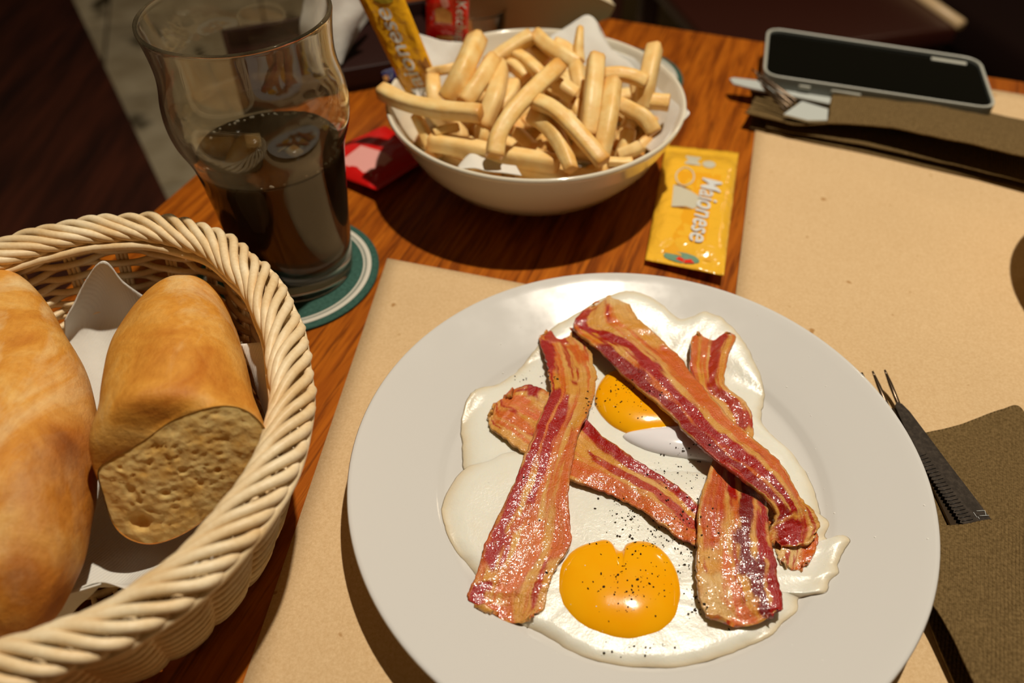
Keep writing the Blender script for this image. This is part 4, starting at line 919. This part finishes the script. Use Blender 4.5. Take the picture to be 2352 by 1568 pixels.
for (a, b) in (((2236, 1176), (2244, 1188)), ((2243, 1173), (2262, 1172)), ((2262, 1172), (2265, 1184)), ((2250, 1184), (2272, 1183)), ((2246, 1186), (2250, 1192))):
    tube('stamped_mark', [P(a[0], a[1], .0074), P(b[0], b[1], .0074)], .00014, pw, kn, 4)
cutlery_poly('handle', [(2230, 1228), (2290, 1215), (2420, 1420), (2500, 1560), (2450, 1600), (2380, 1470)], .0060, .0035, dsteel, kn)
def fork(label, tips, root, neck, handle, z_t, z_n, wt):
    """tips: px list ; root: matching px list of tine roots"""
    t = thing('table_fork', label, 'fork', P(neck[0], neck[1], z_n))
    for (a, b) in zip(tips, root):
        pts = [];
        for k in range(9):
            s = k / 8; z = z_t + (z_n - z_t) * s - .0012 * math.sin(s * math.pi)
            pts.append(P(a[0] + (b[0] - a[0]) * s, a[1] + (b[1] - a[1]) * s, max(z, .0035)))
        tube('tine', pts, [wt * (.45 + .55 * min(1, k / 3)) for k in range(9)], steelf, t, 8, flat=.75)
    return t
steelf = Mat('fork_steel', (.09, .06, .035, 1), .25, .5, Metallic=.7)
fk = fork('fork whose tine tips peek out between plate and right placemat', [(1952, 856), (1979, 855), (2004, 852), (2032, 849)], [(1990, 950), (2018, 948), (2043, 944), (2068, 938)], (2100, 990), None, .012, .0055, .0011)
cutlery_poly('neck', [(1985, 946), (2072, 934), (2085, 965), (2095, 1000), (2110, 1030), (2098, 1040), (2060, 1005), (2010, 985)], .0056, .0014, steelf, fk)
cutlery_poly('handle', [(2098, 1024), (2110, 1018), (2240, 1230), (2300, 1330), (2270, 1345), (2200, 1240)], .0050, .0012, steelf, fk)

# ------------------------------------------------------------------ far brown napkin, cutlery, phone
fn_ = thing('brown_napkin', 'brown folded paper napkin under the phone at the upper right', 'napkin', P(2050, 280, .003))
patch('lower_layer', [[(1722, 292, .0030), (1850, 322, .0030), (2000, 352, .0030), (2150, 388, .0030), (2290, 420, .0030), (2430, 455, .0030)],
                      [(1730, 240, .0045), (1850, 240, .0040), (2000, 260, .0040), (2150, 290, .0040), (2290, 320, .0040), (2430, 350, .0040)],
                      [(1722, 205, .0055), (1850, 205, .0050), (2000, 215, .0050), (2150, 240, .0050), (2290, 265, .0050), (2430, 290, .0050)]], brown, fn_, 24, 50, .0008, .0005, 50)
patch('middle_layer', [[(1760, 292, .0062), (1870, 312, .0066), (2000, 335, .0070), (2150, 368, .0078), (2290, 402, .0088), (2430, 438, .0092)],
                      [(1760, 250, .0060), (1870, 260, .0066), (2000, 270, .0070), (2150, 300, .0080), (2290, 330, .0090), (2430, 360, .0095)]], brown, fn_, 14, 50, .0006, .0006, 60)
patch('folded_edge', [[(1712, 258, .0130), (1790, 276, .0130), (1830, 285, .0135), (1900, 282, .0165)], [(1722, 245, .0120), (1790, 255, .0105), (1840, 262, .0105), (1905, 262, .0120)], [(1735, 222, .0110), (1790, 225, .0090), (1840, 232, .0085), (1910, 235, .0090)]], brown, fn_, 16, 24, .0010)
patch('pocket_layer', [[(1898, 282, .0165), (1990, 286, .0195), (2080, 298, .0220), (2180, 318, .0240), (2290, 342, .0255), (2430, 378, .026)],
                       [(1904, 262, .0170), (1990, 262, .0200), (2080, 270, .0225), (2180, 290, .0240), (2290, 312, .0240), (2430, 345, .024)],
                       [(1908, 232, .0165), (1990, 232, .0180), (2080, 238, .0195), (2180, 255, .0200), (2290, 275, .0190), (2430, 305, .018)],
                       [(1914, 204, .0150), (1990, 205, .0150), (2080, 212, .0150), (2180, 225, .0140), (2290, 262, .0100), (2430, 290, .0080)]], brown, fn_, 40, 60, .0010, .0008, 50)
k2 = thing('table_knife', 'bright blade of a knife laid flat under the phone edge', 'knife', P(1800, 200, .009))
knm = Mat('bright_reflect_steel', alb(196, 190, 168), .4, .5, Metallic=.15)  # pale base colour stands in for the steel's bright reflection
cutlery_poly('blade', [(1676, 181), (1684, 178), (1735, 184), (1800, 190), (1925, 213), (1940, 216), (1940, 244), (1905, 238), (1800, 216), (1730, 203), (1685, 192)], .0135, .0014, knm, k2)
cutlery_poly('handle', [(1935, 216), (2200, 268), (2400, 310), (2395, 335), (2190, 292), (1935, 243)], .0130, .003, knm, k2)
f2 = fork('fork with its dark tines raised, tucked in the far brown napkin', [(1726, 158), (1735, 170), (1741, 184), (1748, 196)], [(1838, 238), (1828, 246), (1818, 252), (1808, 258)], (1860, 255), None, .0300, .0165, .0013)
cutlery_poly('neck', [(1842, 232), (1902, 250), (1900, 276), (1855, 276), (1800, 262)], .0175, .0015, knm, f2)
cutlery_poly('handle', [(1898, 252), (2050, 268, .013), (2250, 305, .010), (2250, 325, .010), (2050, 290, .013), (1898, 270)], .0145, .0015, steel, f2)
# phone
ph = thing('mobile_phone', 'black-screened mobile phone in a grey bumper case lying face up', 'phone', P(2020, 160, .012))
PT = .0225
cTL, cTR, cBR, cBL = P(1762, 62, PT), P(2252, 135, PT), P(2292, 252, PT), P(1752, 172, PT)
def rr_poly(c, rad, n=6):
    out = []
    for i in range(4):
        a, b, d = c[i - 1], c[i], c[(i + 1) % 4]
        p0 = b + (a - b).normalized() * rad; p1 = b + (d - b).normalized() * rad
        for k in range(n + 1):
            t = k / n; out.append(p0 * (1 - t) ** 2 + b * 2 * t * (1 - t) + p1 * t * t)
    return out
C4 = [cTL, cTR, cBR, cBL]; ctr = sum(C4, Vector()) / 4
def inset(c, d):
    out = []
    for i in range(4):
        a, b, e_ = c[i - 1], c[i], c[(i + 1) % 4]; u1 = (a - b).normalized(); u2 = (e_ - b).normalized(); out.append(b + (u1 + u2) * d)
    return out
def prism(name, loops, mat, parent, cap=True):
    bm = bmesh.new(); rg = [[bm.verts.new(p) for p in lp_] for lp_ in loops]; n = len(rg[0])
    for a, b in zip(rg[:-1], rg[1:]):
        for k in range(n): bm.faces.new((a[k], a[(k + 1) % n], b[(k + 1) % n], b[k]))
    if cap: bm.faces.new(rg[0]); bm.faces.new(list(reversed(rg[-1])))
    else:
        for k in range(n): bm.faces.new((rg[-1][k], rg[-1][(k + 1) % n], rg[0][(k + 1) % n], rg[0][k]))
    bmesh.ops.recalc_face_normals(bm, faces=bm.faces); return bmo(name, bm, mat, parent, False)
dz = lambda c, h: [p + Vector((0, 0, h)) for p in c]
R1 = .013
prism('case', [rr_poly(dz(inset(C4, .0022), .0), R1 - .002), rr_poly(dz(inset(C4, .0004), .0), R1), rr_poly(dz(C4, -.0008), R1), rr_poly(dz(C4, -.0095), R1), rr_poly(dz(inset(C4, .001), -.0105), R1), rr_poly(dz(inset(C4, .0024), -.0105), R1 - .002), rr_poly(dz(inset(C4, .0024), -.0022), R1 - .002)], case, ph, False)
prism('case_lip', [rr_poly(dz(inset(C4, .0019), .0001), R1 - .002), rr_poly(dz(inset(C4, .0010), .0006), R1 - .001), rr_poly(dz(inset(C4, .0001), .0002), R1), rr_poly(dz(inset(C4, .0003), -.0004), R1)], caselight, ph, False)
prism('screen', [rr_poly(dz(inset(C4, .0022), -.0018), R1 - .003), rr_poly(dz(inset(C4, .0022), -.0098), R1 - .003)], phoneglass, ph)
ex = (cTR - cTL).normalized(); ey = (cTL - cBL).normalized()
bm = bmesh.new(); cb = cTR - ex * .022 - ey * .0085 + Vector((0, 0, -.0014)); box(bm, cb, (.024, .0042, .0006), math.atan2(ex.y, ex.x), .0002); tag(bmo('pale_screen_bar', bm, caselight, ph), 'pale bar at the top corner of the screen')  # pale bar laid just over the screen
bpy.data.objects['pale_screen_bar'].name = 'screen_bar'
for s0, L in ((.058, .020), (.03, .008)):
    bm = bmesh.new(); cb = cBL + (cBR - cBL).normalized() * s0 + Vector((0, 0, -.0045)); box(bm, cb, (L, .0016, .0026), math.atan2(ex.y, ex.x), .0006); bmo('side_button', bm, caselight, ph)

# ------------------------------------------------------------------ tray, crumpled napkin, far bowl, tumbler
TR = math.radians(20.0)
tx, ty = Vector((math.cos(TR), math.sin(TR), 0)), Vector((-math.sin(TR), math.cos(TR), 0))
tc = Vector((-.0965, .5620, 0)) - tx * .02 + ty * .05
tr_ = thing('condiment_tray', 'low dark wooden tray at the back left holding the crumpled napkin', 'tray', (tc.x, tc.y, .0006))
bm = bmesh.new(); box(bm, Vector((tc.x, tc.y, .0036)), (.17, .10, .006), TR, .001); bmo('tray_floor', bm, traywood, tr_)
for off, dim in ((-ty * .048, (.17, .004, .018)), (ty * .048, (.17, .004, .018)), (-tx * .083, (.004, .10, .018)), (tx * .083, (.004, .10, .018))):
    bm = bmesh.new(); p = tc + off; box(bm, Vector((p.x, p.y, .0096)), dim, TR, .0008); bmo('tray_side', bm, traywood, tr_)
s5 = Sachet('sauce_sachet', 'small dark blue sachet against the tray front left of the bowl', [P(872, 158, .014), P(905, 155, .014), P(915, 188, .004), P(882, 192, .004)], plastic('sachet_blue', (30, 36, 90)), .001, 9)
s5.decal('print_panel', [[(.1, .5), (.4, .45), (.4, .8), (.1, .85)]], pta, .0003)
cn_ = thing('paper_napkin', 'crumpled white paper napkin standing between the pint glass and yellow sachet', 'napkin', PY(775, 120, .575))
def yw(px, py, y): return PY(px, py, y)
patch('left_fold', [[yw(722, -60, .60), yw(760, -60, .595), yw(800, -60, .60), yw(860, -60, .60)], [yw(715, 0, .60), yw(760, 0, .590), yw(800, 0, .595), yw(850, 0, .60)], [yw(700, 62, .595), yw(740, 60, .585), yw(780, 55, .585), yw(838, 30, .598)], [yw(712, 110, .590), yw(745, 110, .580), yw(780, 105, .580), yw(806, 90, .590)], [yw(745, 150, .578), yw(760, 152, .576), yw(775, 152, .575), yw(785, 150, .578)]], tissue, cn_, 26, 20, .0008, .001, 50, world=True)
patch('right_fold', [[yw(800, -60, .598), yw(830, -60, .61), yw(860, -60, .63)], [yw(800, 20, .594), yw(825, 30, .61), yw(850, 30, .63)], [yw(795, 70, .588), yw(812, 75, .60), yw(825, 70, .61)], [yw(780, 145, .578), yw(786, 140, .582), yw(790, 130, .59)]], tissue, cn_, 20, 14, .0008, world=True)
# propped cream cloth at the far edge
pc_ = thing('cloth_napkin', 'cream stiff napkin standing curved at the far table edge, its point to the right', 'napkin', PY(1250, 98, .615))
clothm = Mat('cream_cloth', alb(212, 184, 138), .85, .1)
patch('shell', [[yw(1060, -120, .575), yw(1150, -110, .570), yw(1240, -80, .570), yw(1330, -30, .580), yw(1412, 10, .600)], [yw(1070, -20, .585), yw(1150, -20, .578), yw(1240, -10, .578), yw(1330, 5, .585), yw(1410, 16, .602)], [yw(1085, 80, .600), yw(1160, 80, .594), yw(1240, 72, .594), yw(1330, 45, .600), yw(1406, 24, .605)], [yw(1100, 114, .612), yw(1170, 112, .608), yw(1240, 98, .608), yw(1325, 66, .612), yw(1398, 38, .610)]], clothm, pc_, 24, 36, .0012, world=True)
patch('lip', [[yw(1240, -80, .570), yw(1300, -46, .574), yw(1360, -14, .586), yw(1412, 12, .600)], [yw(1260, -110, .59), yw(1320, -70, .60), yw(1370, -30, .605), yw(1402, -4, .612)]], clothm, pc_, 10, 20, .0012, world=True)
# tumbler
tg = PY(1108, 60, .56); tgc = Vector((tg.x - .004, .585))
o = lathe('small_tumbler', [(0, .0006), (.016, .0006), (.018, .0025), (.0215, .05), (.0222, .0515), (.0212, .0515), (.0200, .05), (.0165, .006), (0, .005)], glassm, c=tgc, seg=64, closed=False); tag(o, 'small clear tumbler behind the bowl right of the red sachet', 'glass')

# ------------------------------------------------------------------ chairs
def chair(label, c, rot, seat_z=-.29, d=.42, rail=True):
    t = thing('wooden_stool', label, 'stool', (c[0], c[1], FZ)); m = Matrix.Translation((c[0], c[1], 0)) @ Matrix.Rotation(rot, 4, 'Z')
    def B(name, p, dm, mat=chairwood):
        bm = bmesh.new(); box(bm, Vector((0, 0, 0)), dm, 0, .006); bm.transform(m @ Matrix.Translation(p)); bmo(name, bm, mat, t)
    B('seat', (0, 0, seat_z - .015), (d, d, .03))
    for sx in (-1, 1):
        B('leg', (sx * (d / 2 - .03), -d / 2 + .03, (seat_z - .03 + FZ) / 2), (.035, .035, seat_z - .03 - FZ))
        B('leg', (sx * (d / 2 - .03), d / 2 - .03, (seat_z - .03 + FZ) / 2), (.035, .035, seat_z - .03 - FZ))
    return t
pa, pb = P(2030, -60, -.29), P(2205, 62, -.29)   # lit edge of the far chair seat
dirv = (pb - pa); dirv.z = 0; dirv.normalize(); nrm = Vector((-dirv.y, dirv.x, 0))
if nrm.y < 0: nrm = -nrm
cc = pb - dirv * .21 - nrm * .21 * 1.0
ch = chair('dark wooden stool beyond the table, its seat edge coloured pale as lit, at the top right', (cc.x, cc.y), math.atan2(dirv.y, dirv.x))
chair('added dark wooden stool hiding the bright floor behind the cream cloth napkin', (cc.x - dirv.x * .56, cc.y - dirv.y * .56), math.atan2(dirv.y, dirv.x))  # extra stool, added to darken the bright floor patch
edge = Mat('lit_edge_paint', alb(235, 190, 130), .35, .5)  # light on the seat edge is put into this pale colour
o = tube('seat_edge_highlight', [pa - dirv * .2 + Vector((0, 0, .004)), pa + Vector((0, 0, .004)), pb + Vector((0, 0, .004))], .009, edge, ch, 10); o['label'] = 'pale strip standing in for the lit seat edge'
bq = thing('backdrop_bench', 'added dark bench covering the bright floor beyond the far stool', 'bench', (pb.x, pb.y + .4, FZ))  # bench added to darken the area beyond the table
velv = Mat('backdrop_dark', alb(30, 14, 8), .9, .1)
m1 = pb + nrm * .40 - dirv * .25; a1 = math.atan2(dirv.y, dirv.x)
bm = bmesh.new(); box(bm, Vector((m1.x, m1.y, -.33)), (2.7, .70, .08), a1, .02); bmo('seat_cushion', bm, velv, bq)
bm = bmesh.new(); box(bm, Vector((m1.x, m1.y, (-.38 + FZ) / 2)), (2.65, .66, -.37 - FZ), a1, .004); bmo('base_panel', bm, darkwood, bq)
# left bench: dark wooden side
q1_, q2_ = P(226, 120, -.29), P(392, 470, -.29)
dv = (q2_ - q1_); dv.z = 0; dv.normalize(); nv_ = Vector((dv.y, -dv.x, 0))
if nv_.x > 0: nv_ = -nv_
bn = thing('bench', 'dark brown wooden bench left of the table', 'bench', (q1_.x, q1_.y, FZ))
m0 = (q1_ + q2_) / 2 + nv_ * .30; m0.z = 0; an = math.atan2(dv.y, dv.x)
bm = bmesh.new(); box(bm, Vector((m0.x, m0.y, -.31)), (1.3, .60, .04), an, .006); bmo('seat_board', bm, darkwood, bn)
bm = bmesh.new(); p = m0 + Vector((0, 0, 0)); box(bm, Vector((p.x, p.y, (-.33 + FZ) / 2)), (1.2, .50, -.33 - FZ), an, .006); bmo('base_panel', bm, darkwood, bn)

# unseen dish added past the right frame edge to cast the round shadow
sh = P(2344, 712, 0); Lp = Vector((.245, .43)); kk = 1.25 / 1.20; cs_ = Vector((sh.x + .089 * 1.0, sh.y - .004)); cc_ = Lp + (cs_ - Lp) / kk
sd_ = lathe('shadow_bowl', [(r * .95, z * .88 + .0016) for r, z in bprof], bowlchina, c=cc_, seg=72, closed=False); tag(sd_, 'unseen white bowl past the right frame edge, added to cast the round shadow', 'bowl')
